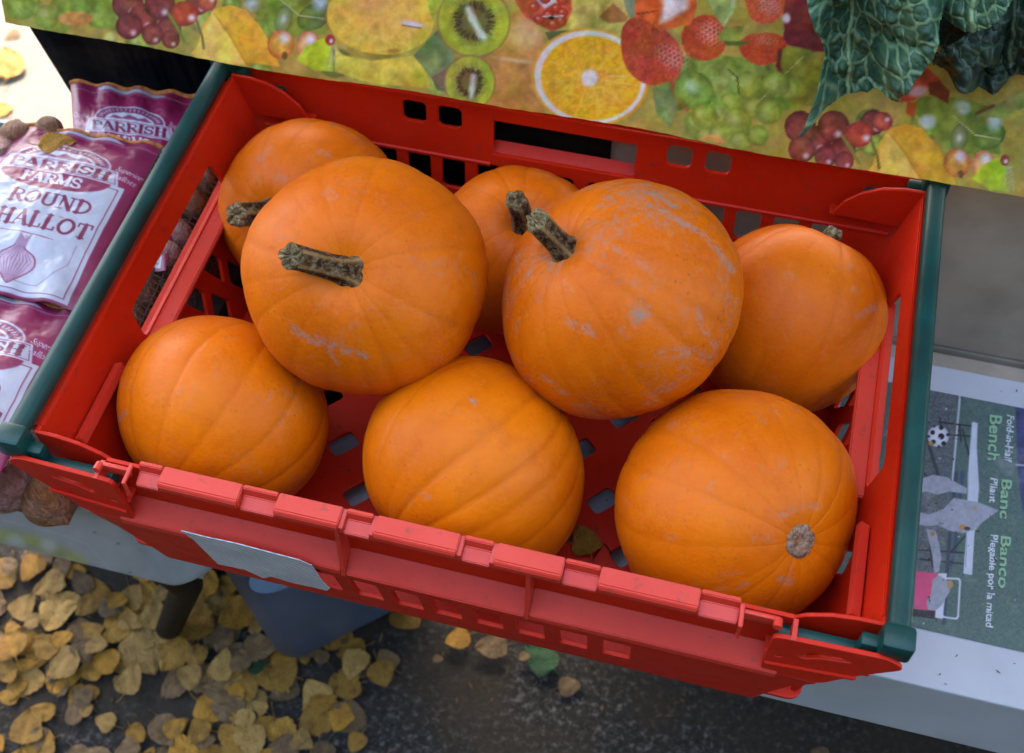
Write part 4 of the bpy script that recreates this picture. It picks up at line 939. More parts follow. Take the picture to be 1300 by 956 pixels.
# ================================================================== SHALLOTS: bags, loose bulbs, the white tub
def paint_bag(nu, nv, picture=True):
    """one printed face; u across 0..100, v from the top 0..143"""
    U, V = np.meshgrid(np.linspace(0, 100, nu), np.linspace(-17, 134, nv))
    PU = (150, 34, 84); PD = (132, 30, 80); WH = (206, 208, 218)
    A = Art(U, V, PU); A.C *= (1 + .25 * (fbm(A.U * .08, A.V * .08, 2) - .5))[:, None]
    A.poly([(7, 31), (93, 31), (93, 132), (7, 132)], WH, .6, .05); A.line([(10, 34), (90, 34), (90, 129), (10, 129), (10, 34)], .7, PU, .5)
    A.ell(50, 31, 35, 16, PU, soft=.6)                                # lens behind the name
    A.ell(50, 17.5, 30, 14, WH, soft=.6); A.ell(50, 17.5, 28.6, 12.8, (140, 60, 100), soft=.6); A.ell(50, 19, 21, 9, WH, soft=.6)
    for k in range(19):
        th = rad(195 + 150 * k / 18); A.line([(50 + 24 * math.cos(th), 18.5 + 10.5 * math.sin(th)), (50 + 26.2 * math.cos(th), 18.5 + 12 * math.sin(th))], .9, (214, 190, 206), .5)
    A.poly([(32, 17), (38, 13.5), (44, 15.5), (50, 12), (57, 15), (63, 13), (69, 17)], (150, 78, 112), .8)
    A.poly([(15, 18), (85, 18), (89, 31), (11, 31)], WH, .6); A.poly([(16.3, 19.2), (83.7, 19.2), (87, 29.8), (13, 29.8)], (196, 196, 208), .5)
    A.line([(16.3, 19.2), (83.7, 19.2), (87, 29.8), (13, 29.8), (16.3, 19.2)], .5, PU, .4)
    A.text(serif_bitmap('PARRISH', 1.15), (17.5, 28.3), (65, 0), (0, -7.6), PD)
    A.text(serif_bitmap('FARMS', 1.25), (31, 41.4), (38, 0), (0, -8.2), (226, 224, 230))
    A.text(serif_bitmap('ROUND'), (31, 62), (51, 0), (0, -11.5), PD)
    A.text(serif_bitmap('SHALLOT'), (22, 81.5), (66, 0), (0, -12.5), PD)
    A.line([(12, 86.5), (50, 87), (70, 88)], .6, PU, .4)
    for k in range(5): A.line([(13, 91 + k * 3.2), (33 - (k * 7) % 11, 91 + k * 3.2)], .7, (170, 150, 170), .6, .7)
    A.line([(36, 90), (36, 122), (72, 124), (84, 104), (84, 88)], .5, (170, 120, 150), .5)
    A.poly(soften([(52, 90), (56, 99), (65, 104), (67, 112), (59, 122), (55, 127), (51, 122), (42, 113), (43, 104), (51, 98)], 4), (196, 170, 192), .7)
    for k in range(9):
        x = -1 + k / 4; A.line([(54 + x * 1.5, 97), (54 + x * 9.5, 108), (54.5 + x * 4.5, 120), (55, 126)], .6, (150, 90, 130), .6, .8)
    A.line(soften([(52, 90), (56, 99), (65, 104), (67, 112), (59, 122), (55, 127), (51, 122), (42, 113), (43, 104), (51, 98)], 4) + [(52, 91)], .9, PU, .5)
    A.poly([(50, 97), (51, 88), (55, 92), (58, 87), (57, 98)], (170, 130, 160), 1)
    for s, y in (('Superior', 16), ('Shallots', 23)): A.text(font_bitmap(s, .0, .35), (83 - (y - 16) * .25, y + 1), (16, 2.4), (.2, -4.4), (214, 190, 208))
    for s, y in (('Quality', 16), ('Shallots', 23)): A.text(font_bitmap(s, .0, .35), (1.5, y + 1), (13, 1.6), (.2, -4.2), (196, 165, 188))
    A.line([(0, -9), (100, -9)], .6, (180, 140, 165), .5); A.poly([(22, -14.5), (70, -15), (78, -11), (24, -10.5)], (190, 190, 205), 1)
    rs = random.Random(9)
    for k in range(12): A.ell(rs.uniform(5, 95), rs.uniform(10, 140), rs.uniform(.4, 1.3), rs.uniform(.4, 1), (186, 140, 90))
    return A
def net_mat():
    m_, t, b = mat('brown_netting'); b.inputs['Base Color'].default_value = (.06, .035, .02, 1); b.inputs['Roughness'].default_value = .7; return m_
NET = net_mat()
FILM = vcol('glossy_film', .36, .45, 90, .25)
BAGNU, BAGNV = 190, 270
bagart = paint_bag(BAGNU, BAGNV).linear(.56)
def bag(corners, label, bulge, seed, crown=(0, 0), film_only=False, amax=1.0):
    """corners: top left, top right, bottom right, bottom left of the printed face"""
    tl, tr, br, bl_ = [np.array(p) for p in corners]; cen = (tl + tr + br + bl_) / 4
    t = thing('shallot_bag', label, 'bag', tuple(cen - np.array([0, 0, .05])), 'printed net bags of shallots beside the crate')
    u, v = np.meshgrid(np.linspace(0, 1, BAGNU), np.linspace(0, 1, BAGNV))
    def P(u, v): return ((1 - u) * (1 - v))[..., None] * tl + (u * (1 - v))[..., None] * tr + (u * v)[..., None] * br + ((1 - u) * v)[..., None] * bl_
    n = np.cross(br - tl, tr - bl_); n /= np.linalg.norm(n); n = n if n[2] > 0 else -n
    def H(u, v):
        h = bulge * (np.clip(4 * u * (1 - u), 0, 1) ** .7) * (np.clip(4 * v * (1 - v), 0, 1) ** .6)
        h = h + .0032 * (fbm(u * 5, v * 7, seed, 4) - .5) * 2 * np.clip(6 * u * (1 - u), 0, 1)
        h = h + .0022 * np.sin(u * 26 + seed + 4 * v) * np.exp(-((v - .02) / .14) ** 2) + .0022 * np.sin(u * 21 + seed) * np.exp(-((1 - v) / .12) ** 2)
        return h
    W = P(u, v) + H(u, v)[..., None] * n
    o = mesh('printed_film', W.reshape(-1, 3), grid_faces(BAGNU, BAGNV), FILM, t, True); set_print(o, bagart)
    # stitched top seam
    b_ = MB(); top = [P(np.array([q]), np.array([0.]))[0] + n * (.0022 * math.sin(q * 26 + seed)) for q in np.linspace(0, 1, 24)]
    b_.tube(top, .0022, 6); b_.build('stitched_seam', SEAM, t, True)
    # net underside: real threads hanging round the bulbs
    if not film_only:
        b_ = MB(); nn = 15; mm_ = 15
        dpt = .062
        def Q(a, d):                       # a along the right edge (0..1), d depth down the side
            e = P(np.array([1.]), np.array([a]))[0]; ux = (tr - tl) / np.linalg.norm(tr - tl)
            return e + ux * (.058 * min(1, 2.2 * d) ** .6) - np.array([0, 0, 1]) * dpt * d * (1 if True else 0)
        for k in range(nn * 2):
            a = k / (nn * 2 - 1); b_.tube([Q(a * amax, d / 7) for d in range(8)], .0006, 4, False)
        for k in range(mm_):
            d = k / (mm_ - 1); b_.tube([Q(i / 14 * amax, d) for i in range(15)], .0006, 4, False)
        b_.build('netting', NET, t, False)
    return t
SEAM = plain('orange_stitching', (.36, .13, .03), .8, .2, 200, .5, .5, 500)
ZB = -.052
B_r0, B_r1 = onz(206, 186, ZB), onz(99, 394, ZB)
def left_of(p, w_): return np.array([p[0] - w_, p[1] - .003, p[2]])
WB = .142
b0 = bag([left_of(B_r0, WB), B_r0, B_r1, left_of(B_r1, WB)], 'middle shallot bag showing the full round shallot label and bulb drawing', .014, 3)
dv = (B_r1 - B_r0)
C_r0 = B_r1 + np.array([-.001, .006, -.009]); C_r1 = C_r0 + dv * np.array([1, 1, 1]) * 1.03
b1 = bag([left_of(C_r0, WB), C_r0, C_r1, left_of(C_r1, WB)], 'nearest shallot bag at the left edge, cut by the picture frame', .012, 8, amax=.62)
A_tl, A_tr = ony(89, 104, .408), ony(250, 122, .412); A_bl = onz(96, 205, -.066); A_br = onz(232, 225, -.066)
dwn = (A_bl - A_tl); A_bl2 = A_tl + dwn * 2.05; A_br2 = A_tr + (A_br - A_tr) * 2.05
b2 = bag([A_tl, A_tr, A_br2, A_bl2], 'shallot bag propped up at the back against the dark sheet with an orange stitched top', .008, 12, film_only=True)

def onion_mat(name, c0, c1, c2):
    m_, t, b = mat(name); v = coord(t); st_ = noise(t, coord(t, scale=(1, 1, .13)), 7, 5, .65)
    c = ramp(t, st_, [(.32, c0), (.5, c1), (.7, c2)]); c = mix(t, ramp(t, noise(t, v, 2.2, 5, .7), [(.5, 0), (.62, .6)]), c, (.09, .035, .012))
    L(t, c, b.inputs['Base Color']); b.inputs['Roughness'].default_value = .38; bump(t, b, st_, .5, .05); return m_
ON = [onion_mat('shallot_skin', (.10, .028, .008), (.22, .075, .022), (.34, .15, .06)), onion_mat('pink_shallot_skin', (.20, .07, .05), (.32, .14, .11), (.40, .23, .19))]
RT = plain('dry_roots', (.16, .11, .07), .9, .2, 200, .5, .5)
def onion_mesh(seed):
    rs = random.Random(seed); nu, nv = 26, 18; V = []
    for j in range(nv):
        th = math.pi * j / (nv - 1)
        for i in range(nu):
            ph = 2 * math.pi * i / nu; r = math.sin(th) * (1 + .03 * math.sin(ph * 2 + seed)) ; z = math.cos(th) * .95
            if th < .75: r *= .62 + .5 * th; z += .30 * (1 - th / .75) ** 1.4
            if th > 2.7: z -= .10 * (th - 2.7)
            V.append((r * math.cos(ph), r * math.sin(ph), z))
    return V, grid_faces(nu, nv, True)
OM = {}
def onion(p, r, mi, label, rot, group='shallots in and around the net bags'):
    key = (mi, int(r * 1000) % 2)
    if key not in OM:
        V, F = onion_mesh(key[1] + 3); me = bpy.data.meshes.new('shallot_skin'); me.from_pydata(V, [], [tuple(f) for f in F.tolist()]); me.polygons.foreach_set('use_smooth', [True] * len(me.polygons)); me.materials.append(ON[mi])
        rb = MB()
        for k in range(16):
            a_ = k * 2.4; q_ = .05 + .09 * (k / 16); rb.tube([(q_ * math.cos(a_), q_ * math.sin(a_), -.93), (q_ * 1.6 * math.cos(a_), q_ * 1.6 * math.sin(a_), -1.08 - .04 * (k % 3))], .018, 4)
        ro = rb.build('roots', RT); rme = ro.data; bpy.data.objects.remove(ro); OM[key] = (me, rme)
    t = thing('shallot', label, 'shallot', tuple(p), group); t.rotation_euler = rot
    for nm, me in (('skin', OM[key][0]), ('roots', OM[key][1])):
        o = bpy.data.objects.new(nm, me); o.scale = (r, r, r); uniq(o, t)
    return t
onion(onz(21, 173, -.055), .0145, 0, 'copper brown loose shallot beyond the middle bag at the left edge', (1.9, .3, .4))
onion(onz(3, 196, -.058), .016, 1, 'pale loose shallot half out of the picture at the left', (.4, .5, .2))
onion(onz(62, 166, -.058), .013, 0, 'dark loose shallot tucked behind the top of the middle bag', (1.2, .9, .4))
onion(onz(10, 614, -.112), .023, 1, 'pink skinned shallot under the front left corner of the crate', (.6, 1.6, .2))
onion(onz(64, 633, -.118), .022, 0, 'brown shallot showing its dry roots under the front left corner of the crate', (1.2, 1.9, .6))
onion(onz(34, 628, -.122), .014, 0, 'small brown shallot wedged between the pink one and the rooty one', (1.1, 2.0, .6))
rs = random.Random(5)
for k in range(30):
    y = .075 + .0105 * k + rs.uniform(-.004, .004); r = rs.uniform(.0135, .0175)
    z = (-.075, -.104, -.135)[k % 3] + rs.uniform(-.006, .006)
    onion((-.004 - rs.uniform(0, .012) + (.006 if k % 3 == 2 else 0), y, z), r, rs.choice([0, 0, 1]), 'netted shallot seen through the lattice of the left crate wall', (rs.uniform(0, 3), rs.uniform(0, 3), 0), 'netted shallots seen through the crate wall')

# white tub carrying the bags
tub = thing('white_tub', 'white plastic tub with faded yellow and purple print carrying the shallot bags', 'tub', (-.15, .2, -.19))
TZ0, TZ1 = -.330, -.140
def tubwall(U, V):
    A = Art(U, V, (176, 178, 180)); A.C *= (1 + .14 * (fbm(A.U * .05, A.V * .05, 6) - .5))[:, None]
    A.poly([(-40, 668), (20, 672), (60, 684), (100, 702), (118, 718), (104, 722), (60, 702), (10, 690), (-40, 684)], (172, 178, 100), 8, .2, .6)
    A.ell(62, 692, 12, 8, (205, 208, 200), 20, soft=5, alpha=.7); A.ell(20, 686, 12, 8, (205, 208, 200), 20, soft=5, alpha=.7)
    A.poly([(20, 694), (70, 714), (120, 728), (140, 728), (132, 720), (144, 730), (70, 724), (20, 706)], (150, 146, 176), 4, .2, .7)
    A.poly([(100, 720), (116, 716), (142, 728), (128, 731)], (160, 158, 190), 3, 0, .7)
    A.line([(-20, 655), (70, 676), (110, 690), (150, 735)], 1.5, (200, 202, 204), 2, .6)
    for x, y in ((165, 727), (150, 690), (120, 676), (40, 662)): A.ell(x, y, 2, 1.6, (110, 110, 112), soft=1.5, alpha=.8)
    return A
nx, nz = 330, 90; s_ = np.linspace(0, 1, nx); zz = np.linspace(0, 1, nz); S_, Z_ = np.meshgrid(s_, zz)
# front face: gently tapered, its lower edge rounded
Xf = -.40 + S_ * (.440 + .008 * (1 - Z_)); Zf = TZ0 + (TZ1 - TZ0) * Z_
Yf = .034 + .012 * (1 - Z_) + .014 * np.clip(1 - Z_ / .16, 0, 1) ** 2 + .03 * np.clip((S_ - .93) / .07, 0, 1) ** 2
Pt = np.stack([Xf, Yf, Zf], -1).reshape(-1, 3); A = tubwall(*proj(Pt))
tf = mesh('front_face', Pt, grid_faces(nx, nz), vcol('tub_plastic', .45, .4, 200, .08, (.3, .29, .26), .4), tub, True); set_print(tf, A.linear(.78))
tm = plain('tub_white', (.36, .37, .38), .5, .4, 20, .1)
b_ = MB(); b_.box(-.40, .036, .066, .40, TZ0, TZ0 + .004); b_.box(-.404, -.4, .036, .40, TZ0, TZ1); b_.box(.030, .034, .07, .40, TZ0, TZ1 - .02); b_.box(-.4, .03, .4, .404, TZ0, TZ1); b_.build('shell', tm, tub)
b_ = MB(); b_.prism([(.030, TZ1 - .004), (.032, TZ1 + .004), (.060, TZ1 + .005), (.062, TZ1 - .002)], -.405, .041, 0, .001); b_.build('front_lip', tm, tub)
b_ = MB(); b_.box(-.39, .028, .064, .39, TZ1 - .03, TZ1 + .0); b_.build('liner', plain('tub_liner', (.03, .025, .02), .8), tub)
# crate under the tub so that it stands on something
sp = thing('black_crate', 'black plastic crate standing on the ground under the white tub', 'crate', (-.2, .25, GZ))
b_ = MB(); b_.box(-.36, -.02, .225, .395, GZ, TZ0 - .0015, .004); b_.build('body', M['black'], sp)
b_ = MB(); b_.box(-.365, -.015, .220, .400, -.38, -.365, .002); b_.build('rim', M['black'], sp)

# ================================================================== SAVOY CABBAGE on the table edge
def cab_mat(name, dark):
    m_, t, b = mat(name); a = N(t, 'ShaderNodeAttribute', attribute_name='vein'); v = coord(t)
    c = ramp(t, noise(t, v, 70, 4), [(.3, (.008 * dark, .034 * dark, .022 * dark)), (.7, (.036 * dark, .078 * dark, .032 * dark))])
    c = mix(t, a.outputs['Fac'], c, (.17 * dark, .25 * dark, .115 * dark)); L(t, c, b.inputs['Base Color']); b.inputs['Roughness'].default_value = .5; b.inputs['Specular IOR Level'].default_value = .35
    bump(t, b, noise(t, v, 400, 3), .15, .0008); return m_
def cab_leaf(outline, off, seed, m_, parent, fan, cell=13, curl=.02, crinkle=.004, res=.88):
    """outline in photo pixels on a plane 'off' in front of the cloth; fan = where the veins come from"""
    O = np.array(outline, float); us = np.arange(O[:, 0].min() - 2, O[:, 0].max() + 2, res); vs = np.arange(O[:, 1].min() - 2, O[:, 1].max() + 2, res)
    U, V = np.meshgrid(us, vs); A = Art(U, V, (0, 0, 0)); A.poly(outline, (255, 255, 255), .2); ins = (A.C[:, 0] > 128).reshape(U.shape)
    wu = U + 6 * (fbm(U * .05, V * .05, seed) - .5) * 2; wv = V + 6 * (fbm(U * .05 + 9, V * .05, seed + 5) - .5) * 2
    # cells stretched along the fan
    ang = np.arctan2(wu - fan[0], wv - fan[1]); dist = np.hypot(wu - fan[0], wv - fan[1])
    a_ = ang * 19; b2 = np.log(dist + 20) * 11.5 * 13 / cell
    d1 = np.full(U.shape, 9.); d2 = np.full(U.shape, 9.)
    ia, ib = np.floor(a_).astype(int), np.floor(b2).astype(int)
    def hsh(x, y, k): 
        n = (x * 374761393 + y * 668265263 + (seed + k) * 974634777) & 0x7fffffff; n = ((n ^ (n >> 13)) * 1274126177) & 0x7fffffff; return ((n ^ (n >> 16)) & 0xffff) / 65535.
    for da in (-1, 0, 1):
        for db in (-1, 0, 1):
            sx = ia + da + .15 + .7 * hsh(ia + da, ib + db, 1); sy = ib + db + .15 + .7 * hsh(ia + da, ib + db, 2); d = np.hypot(a_ - sx, b2 - sy)
            d2 = np.minimum(d2, np.maximum(d, d1)); d1 = np.minimum(d1, d)
    e = d2 - d1                                                  # 0 at cell borders
    vein = np.exp(-(e / .12) ** 2) * (.25 + .45 * fbm(U * .03, V * .03, seed + 8))
    for k, s0 in enumerate((-.62, -.40, -.2, -.02, .18, .38, .6)):       # main ribs
        dd = np.abs(ang - s0 - .0022 * (k - 3) * dist * .5) * dist; vein = np.maximum(vein, np.exp(-(dd / 2.1) ** 2)); e = np.minimum(e, dd / 16)
    puff = vein * .42 + .55 * (np.clip(e / .9, 0, 1) ** 1.2) * (2 * fbm(U * .09, V * .09, seed + 3) - .5)
    big = curl * 1.25 * np.sin(ang * 13 + 1.2 * fbm(U * .02, V * .02, seed + 2) * 3 + seed) * np.clip((dist - 60) / 180, .15, 1.2) + curl * .5 * np.sin((U - O[:, 0].min()) / np.ptp(O[:, 0]) * math.pi * 1.6 + seed) + curl * .7 * (fbm(U * .02, V * .02, seed) - .5) * 2
    n = np.array([0, -math.cos(CT), math.sin(CT)])
    P = np.array([onplane(u, v, CO + n * off, n) for u, v in zip(U.ravel(), V.ravel())]) if False else None
    d = (RGT[None] * ((U.ravel() - CX) / FOC)[:, None] + DWN[None] * ((V.ravel() - CY) / FOC)[:, None] + FWD[None]); p0 = CO + n * off
    P = CAM + d * (((p0 - CAM) @ n) / (d @ n))[:, None] + n * (big + crinkle * (puff - .5)).reshape(-1, 1)
    idx = -np.ones(U.size, int); keep = np.nonzero(ins.ravel())[0]; idx[keep] = np.arange(len(keep))
    F = grid_faces(U.shape[1], U.shape[0]); F = F[(idx[F] >= 0).all(1)]; F = idx[F]
    o = mesh('leaf', P[keep], F, m_, parent, True)
    at = o.data.attributes.new('vein', 'FLOAT', 'POINT'); at.data.foreach_set('value', vein.ravel()[keep].astype(np.float32))
    sm = o.modifiers.new('thick', 'SOLIDIFY'); sm.thickness = .001
    return o
cb = thing('savoy_cabbage', 'dark green savoy cabbage with crinkled veined leaves drooping over the cloth', 'cabbage', (.62, .56, TZ))
LM, LD = cab_mat('savoy_leaf', 1.4), cab_mat('savoy_leaf_shaded', .40)  # same leaf twice; the darker copy has shade put into its colour
cab_leaf([(1180, 62), (1215, 40), (1262, 8), (1300, -150), (1420, -150), (1420, 108), (1330, 108), (1302, 114), (1288, 110), (1276, 118), (1262, 128), (1250, 120), (1240, 112), (1225, 108), (1212, 100), (1198, 90), (1184, 82)], .030, 9, LD, cb, (1300, -230), 11, .012, .004)
cab_leaf([(1140, -150), (1420, -150), (1420, 70), (1330, 84), (1290, 78), (1262, 92), (1230, 86), (1200, 74), (1176, 40)], .012, 31, LD, cb, (1290, -260), 11, .006, .004)  # extra dark leaf filling the shaded gap behind the others
cab_leaf([(1150, -150), (1310, -150), (1288, -10), (1270, 14), (1254, 30), (1236, 40), (1214, 42), (1196, 32), (1180, 14)], .052, 23, LM, cb, (1240, -240), 11, .008, .005)
cab_leaf([(1020, -150), (1200, -150), (1216, -20), (1206, 0), (1194, 14), (1190, 40), (1184, 62), (1172, 78), (1160, 92), (1150, 108), (1144, 118), (1142, 130), (1128, 131), (1112, 126), (1096, 132), (1070, 140), (1044, 146), (1028, 156), (1014, 162), (1024, 146), (1036, 120), (1042, 96), (1046, 78), (1040, 56), (1034, 30), (1026, 0)], .042, 3, LM, cb, (1085, -270), 12, .012, .006)
n_ = 40; V = []
for j in range(n_):
    for i in range(2 * n_):
        th = math.pi * j / (n_ - 1); ph = 2 * math.pi * i / (2 * n_); q_ = .095 * (1 + .05 * math.sin(ph * 5 + th * 7) * math.sin(th) + .02 * math.sin(ph * 17) * math.sin(th * 13)); V.append((.62 + q_ * math.sin(th) * math.cos(ph), TY + .02 + q_ * math.sin(th) * math.sin(ph), TZ + .09 + q_ * math.cos(th)))
o = mesh('heart', V, grid_faces(2 * n_, n_, True), LD, cb, True)

# ================================================================== BIN under the crate
bn = thing('plastic_bin', 'slate blue plastic bin with a pale blue round patch standing under the crate', 'bin', (.08, .26, GZ))
bd = plain('slate_blue_plastic', (.055, .072, .115), .42, .5, 10, .2, .05)
dA = Vector((.73, .68, 0)).normalized(); dB = Vector((-.68, .73, 0)).normalized(); A0 = Vector((.022, .122, GZ))
rings = []; bmn = MB()
hts = [(0, -.030), (.006, -.016), (.018, -.006), (.036, 0), (.12, .004), (.30, .011), (.345, .013), (.352, .018), (.360, .018)]
for h, ex in hts:
    P = rrect(-ex, -ex, .20 + ex, .18 + ex, .026, 5); rings.append([bmn.bm.verts.new(A0 + dA * p[0] + dB * p[1] + Vector((0, 0, h + .001))) for p in P])
for R1, R2 in zip(rings, rings[1:]):
    for k in range(len(R1)): bmn.bm.faces.new((R1[k], R1[(k + 1) % len(R1)], R2[(k + 1) % len(R1)], R2[k]))
bmn.bm.faces.new(rings[0][::-1]); bmn.bm.faces.new(rings[-1]); bmn.build('body', bd, bn, True)
nB = np.array(-dB); pB = np.array(A0) + nB * .0125
cc = onplane(358, 724, pB, nB); V = []; nn = 36
for k in range(nn): th = 2 * math.pi * k / nn; V.append(cc + np.array(dA) * .036 * math.cos(th) + np.array([0, 0, 1]) * .040 * math.sin(th))
V2 = [p + nB * .0012 for p in V]
pt = mesh('round_patch', [tuple(p) for p in V + V2], [tuple(range(nn, 2 * nn))] + [(i, (i + 1) % nn, nn + (i + 1) % nn, nn + i) for i in range(nn)], plain('pale_blue_label', (.16, .25, .40), .4, .5, 15, .15), bn)

# ================================================================== FALLEN LEAVES
def leaf_mat(name, c0, c1, c2):
    m_, t, b = mat(name); v = coord(t); oi = N(t, 'ShaderNodeObjectInfo')
    va = N(t, 'ShaderNodeVectorMath', operation='ADD'); L(t, v, va.inputs[0]); L(t, oi.outputs['Location'], va.inputs[1])
    c = ramp(t, noise(t, va.outputs[0], 3.2, 6, .68), [(.3, c0), (.5, c1), (.68, c2)])
    c = mix(t, ramp(t, noise(t, va.outputs[0], 9, 4, .7), [(.56, 0), (.68, .65)]), c, [x * .35 for x in c0])
    hs = N(t, 'ShaderNodeHueSaturation'); L(t, c, hs.inputs['Color'])
    mr = N(t, 'ShaderNodeMapRange', inp={'To Min': .5, 'To Max': .95}); L(t, oi.outputs['Random'], mr.inputs[0]); L(t, mr.outputs[0], hs.inputs['Value'])
    a = N(t, 'ShaderNodeAttribute', attribute_name='vein'); cc_ = mix(t, a.outputs['Fac'], hs.outputs[0], [x * .7 for x in c1])
    L(t, cc_, b.inputs['Base Color']); b.inputs['Roughness'].default_value = .6; b.inputs['Specular IOR Level'].default_value = .3; bump(t, b, noise(t, v, 16, 5), .5, .04); return m_
LF = {'yellow': leaf_mat('yellow_leaf', (.28, .115, .008), (.44, .205, .016), (.50, .27, .028)), 'orange': leaf_mat('orange_leaf', (.22, .09, .012), (.38, .19, .022), (.44, .26, .04)),
      'pale': leaf_mat('pale_leaf', (.30, .155, .035), (.44, .25, .06), (.50, .32, .09)), 'brown': leaf_mat('brown_leaf', (.10, .05, .02), (.20, .115, .045), (.30, .19, .08)),
      'green': leaf_mat('green_leaf', (.010, .045, .012), (.02, .075, .02), (.03, .10, .03))}
def leaf_geo(seed):
    rs = random.Random(seed); NS, NT = 11, 13; V = []; vein = []; asp = rs.uniform(.74, .98); cu = rs.uniform(-.3, .35); cu2 = rs.uniform(-.2, .3); lob = rs.uniform(0, .09); skew = rs.uniform(-.12, .12); ex = rs.uniform(.52, .80)
    for j in range(NT):
        t_ = j / (NT - 1); wd = asp * .55 * (math.sin(math.pi * t_ ** ex) ** .62) * (1 - .22 * t_)
        if t_ > .86: wd *= 1 - (t_ - .86) * 1.6
        for i in range(NS):
            s_ = -1 + 2 * i / (NS - 1); x = s_ * wd * (1 + .035 * math.sin(t_ * 40 + seed) + lob * math.sin(t_ * 9 + s_ * 2 + seed)) + skew * t_ * (1 - t_); y = t_ - .5
            z = cu * (s_ * wd) ** 2 * 1.4 + cu2 * y * y + .02 * math.sin(s_ * 4 + t_ * 9 + seed)
            V.append((x, y, z)); vein.append(math.exp(-(s_ * 5) ** 2) * .7 + .35 * max(0, math.cos((t_ * 8 - abs(s_) * 2.2) * 2 * math.pi)) ** 8)
    F = grid_faces(NS, NT); b0 = len(V); L_ = rs.uniform(.25, .5); bx_ = rs.uniform(-.15, .15)          # leaf stalk
    for k in range(4):
        q = k / 3
        for dx, dz in ((-.014, 0), (.014, 0), (0, .02)): V.append((dx + bx_ * q * q, -.49 - L_ * q, dz + .02 * q)); vein.append(.8)
    S = [(b0 + 3 * k + i, b0 + 3 * k + (i + 1) % 3, b0 + 3 * k + 3 + (i + 1) % 3, b0 + 3 * k + 3 + i) for k in range(3) for i in range(3)]
    return V, np.concatenate([F, np.array(S)]), vein
LG = {}
for kind in LF:
    for s in range(9):
        V, F, ve = leaf_geo(s * 7 + len(kind) * 31); me = bpy.data.meshes.new('fallen_leaf'); me.from_pydata(V, [], [tuple(f) for f in F.tolist()]); me.polygons.foreach_set('use_smooth', [True] * len(me.polygons)); me.materials.append(LF[kind])
        at = me.attributes.new('vein', 'FLOAT', 'POINT'); at.data.foreach_set('value', np.array(ve, np.float32)); LG[kind, s] = me
LBL = {'yellow': 'yellow fallen leaf', 'orange': 'orange yellow fallen leaf', 'pale': 'pale straw coloured fallen leaf', 'brown': 'withered brown fallen leaf', 'green': 'green fallen leaf on the asphalt'}
rl = random.Random(12); lz = 0
def leaf(p, size, kind, label=None, group='fallen leaves on the ground', tilt=.22, name='fallen_leaf', rz=None):
    o = bpy.data.objects.new(name, LG[kind, rl.randrange(9)]); o.location = tuple(p); o.scale = (size * rl.uniform(.8, 1.1), size, size)
    o.rotation_euler = (rl.uniform(-tilt, tilt), rl.uniform(-tilt, tilt), rl.uniform(0, 6.28) if rz is None else rz); COL.objects.link(o)
    if label is None:
        u_, v_ = proj(np.array(p, float)); where = 'left of the black stand leg' if u_ < 200 else 'between the black stand leg and the blue bin' if u_ < 345 and v_ < 800 else 'in front of the black stand leg' if u_ < 345 else 'in front of the blue bin' if u_ < 500 else 'right of the blue bin'
        label = LBL[kind] + ' ' + where
    return tag(o, label, 'leaf', group)
PX = lambda s: s / 3.0023
big = [(185, 520, 110, 'pale'), (225, 620, 130, 'pale'), (325, 600, 80, 'orange'), (345, 690, 85, 'orange'), (240, 720, 65, 'yellow'), (175, 745, 95, 'orange'), (40, 745, 100, 'yellow'), (100, 735, 90, 'yellow'), (440, 700, 100, 'orange'),
       (500, 660, 85, 'pale'), (580, 640, 95, 'pale'), (735, 660, 135, 'yellow'), (905, 630, 130, 'yellow'), (780, 505, 120, 'yellow'), (880, 510, 85, 'orange'), (545, 775, 165, 'pale'), (660, 785, 120, 'orange'), (745, 790, 95, 'orange'), (845, 820, 105, 'pale'),
       (985, 760, 120, 'brown'), (500, 870, 110, 'pale'), (30, 850, 100, 'orange'), (115, 455, 95, 'yellow'), (310, 505, 95, 'brown'), (430, 600, 95, 'brown'), (400, 805, 95, 'yellow'), (240, 820, 110, 'pale'), (720, 875, 85, 'pale'), (1085, 862, 95, 'orange'),
       (1085, 805, 85, 'yellow'), (105, 820, 65, 'yellow'), (615, 550, 75, 'pale'), (450, 578, 65, 'yellow'), (320, 770, 90, 'brown'), (915, 800, 80, 'brown'), (810, 620, 60, 'pale'), (820, 700, 110, 'brown'), (985, 670, 70, 'pale'), (120, 655, 60, 'pale'), (30, 440, 70, 'brown'), (640, 700, 80, 'pale'), (370, 750, 75, 'pale')]
for i, (x, y, s, k) in enumerate(big):
    lz = GZ + .008 + .0016 * (i % 7); leaf(onz(PX(x), 570 + PX(y), lz), s / 3.0 / 830, k)
for x, y, s, k in ((250, 640, 115, 'yellow'), (443, 722, 85, 'yellow'), (572, 752, 110, 'brown'), (50, 822, 115, 'pale'), (155, 855, 90, 'orange'), (175, 800, 80, 'brown'), (700, 790, 40, 'brown'), (370, 800, 36, 'brown')):
    leaf(onz(433 + PX(x), 570 + PX(y), GZ + .012), s / 3.0 / 880, k)
leaf(onz(685, 834, GZ + .01), .048, 'green', 'green leaf on the asphalt below the middle of the crate', tilt=.1)
leaf(onz(327, 846, GZ + .014), .024, 'green', 'tiny dark green leaf in the litter left of the bin')
for k in range(250):                                              # the litter underneath and towards the viewer
    u = rl.uniform(-60, 480) if k < 225 else rl.uniform(-80, 1100); v = rl.uniform(690, 1010)
    p = onz(u, v, GZ + .003 + .001 * (k % 5))
    leaf(p, rl.uniform(.018, .048), rl.choice(['yellow', 'orange', 'pale', 'brown', 'brown', 'orange', 'brown']), tilt=.12)
leaf(onz(8, 78, GZ + .018), .075, 'orange', 'orange leaf on the sunlit pale pavement at the upper left edge', rz=.5)
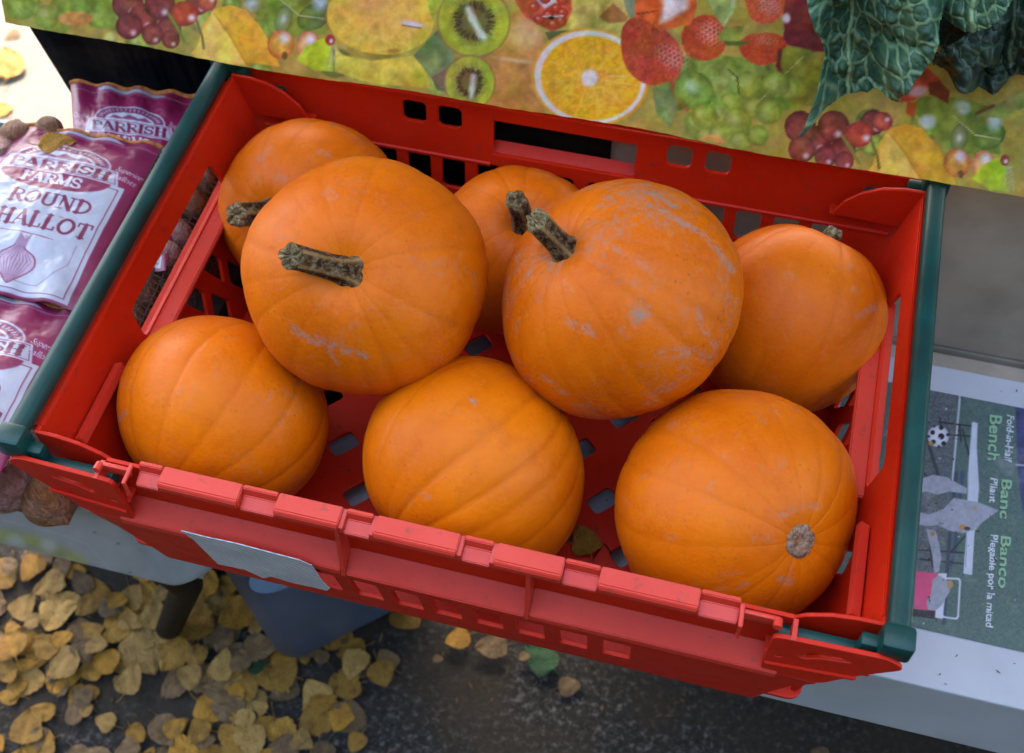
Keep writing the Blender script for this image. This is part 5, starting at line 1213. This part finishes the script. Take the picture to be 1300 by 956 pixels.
leaf(onz(14, 45, GZ + .008), .03, 'brown', 'small brown leaf on the sunlit pavement above the orange leaf')
leaf(onz(2, 138, GZ + .008), .035, 'orange', 'leaf at the picture edge on the sunlit pavement below the orange leaf')
leaf(onz(72, 181, -.040), .031, 'yellow', 'yellow leaf caught on top of the middle shallot bag', tilt=.2, rz=-1.0)
leaf(onz(742, 684, ZF + .006), .026, 'orange', 'small tan leaf on the red crate floor between two front pumpkins', tilt=.15, rz=.6)

# small twigs and crumbs in the crate
tw = M['black']
for pts, lb in (([(753, 708), (759, 700), (761, 691)], 'thin black stalk bent over a hole in the crate floor'), ([(767, 690), (773, 697), (776, 704)], 'thin black stalk lying across the printed card in the floor hole')):
    b_ = MB(); P = [onz(u, v, ZF + .003) for u, v in pts]; b_.tube(P, .0005, 6); o = b_.build('stalk', tw, None, True, loc=tuple(P[0])); tag(o, lb, 'stalk')
b_ = MB(); P = [onz(655, 312, .0), onz(662, 303, .0)]
b_.bm.free()

# dry crumbs and stalk bits lying about: too small and many to count
dn_ = random.Random(21); b_ = MB()
def crumb(p, q):
    a_ = dn_.uniform(0, 6.28); l_ = q * dn_.uniform(.8, 2.6); dx, dy = l_ * math.cos(a_), l_ * math.sin(a_); px_, py_ = -q * .45 * math.sin(a_), q * .45 * math.cos(a_)
    v = [b_.bm.verts.new((p[0] + sx * dx + sy * px_, p[1] + sx * dy + sy * py_, p[2] + hz)) for sx, sy, hz in ((-1, 0, 0), (0, 1, 0), (1, 0, 0), (0, -1, 0), (0, 0, q * .7))]
    for i in range(4): b_.bm.faces.new((v[i], v[(i + 1) % 4], v[4]))
for k in range(150): crumb((dn_.uniform(.05, .55), dn_.uniform(.025, .37), ZF + .0005), dn_.uniform(.0006, .0018))
for k in range(70): crumb((dn_.uniform(.61, .80), dn_.uniform(.06, .345), BT + .0006), dn_.uniform(.0005, .0014))
for k in range(420): crumb((dn_.uniform(-.5, .95), dn_.uniform(-.2, .40), GZ + .001), dn_.uniform(.0012, .004))
o = b_.build('debris', plain('dry_debris', (.10, .065, .03), .9, .1, 60, .6), None, False, loc=(.3, .2, -.4)); tag(o, kind='stuff')
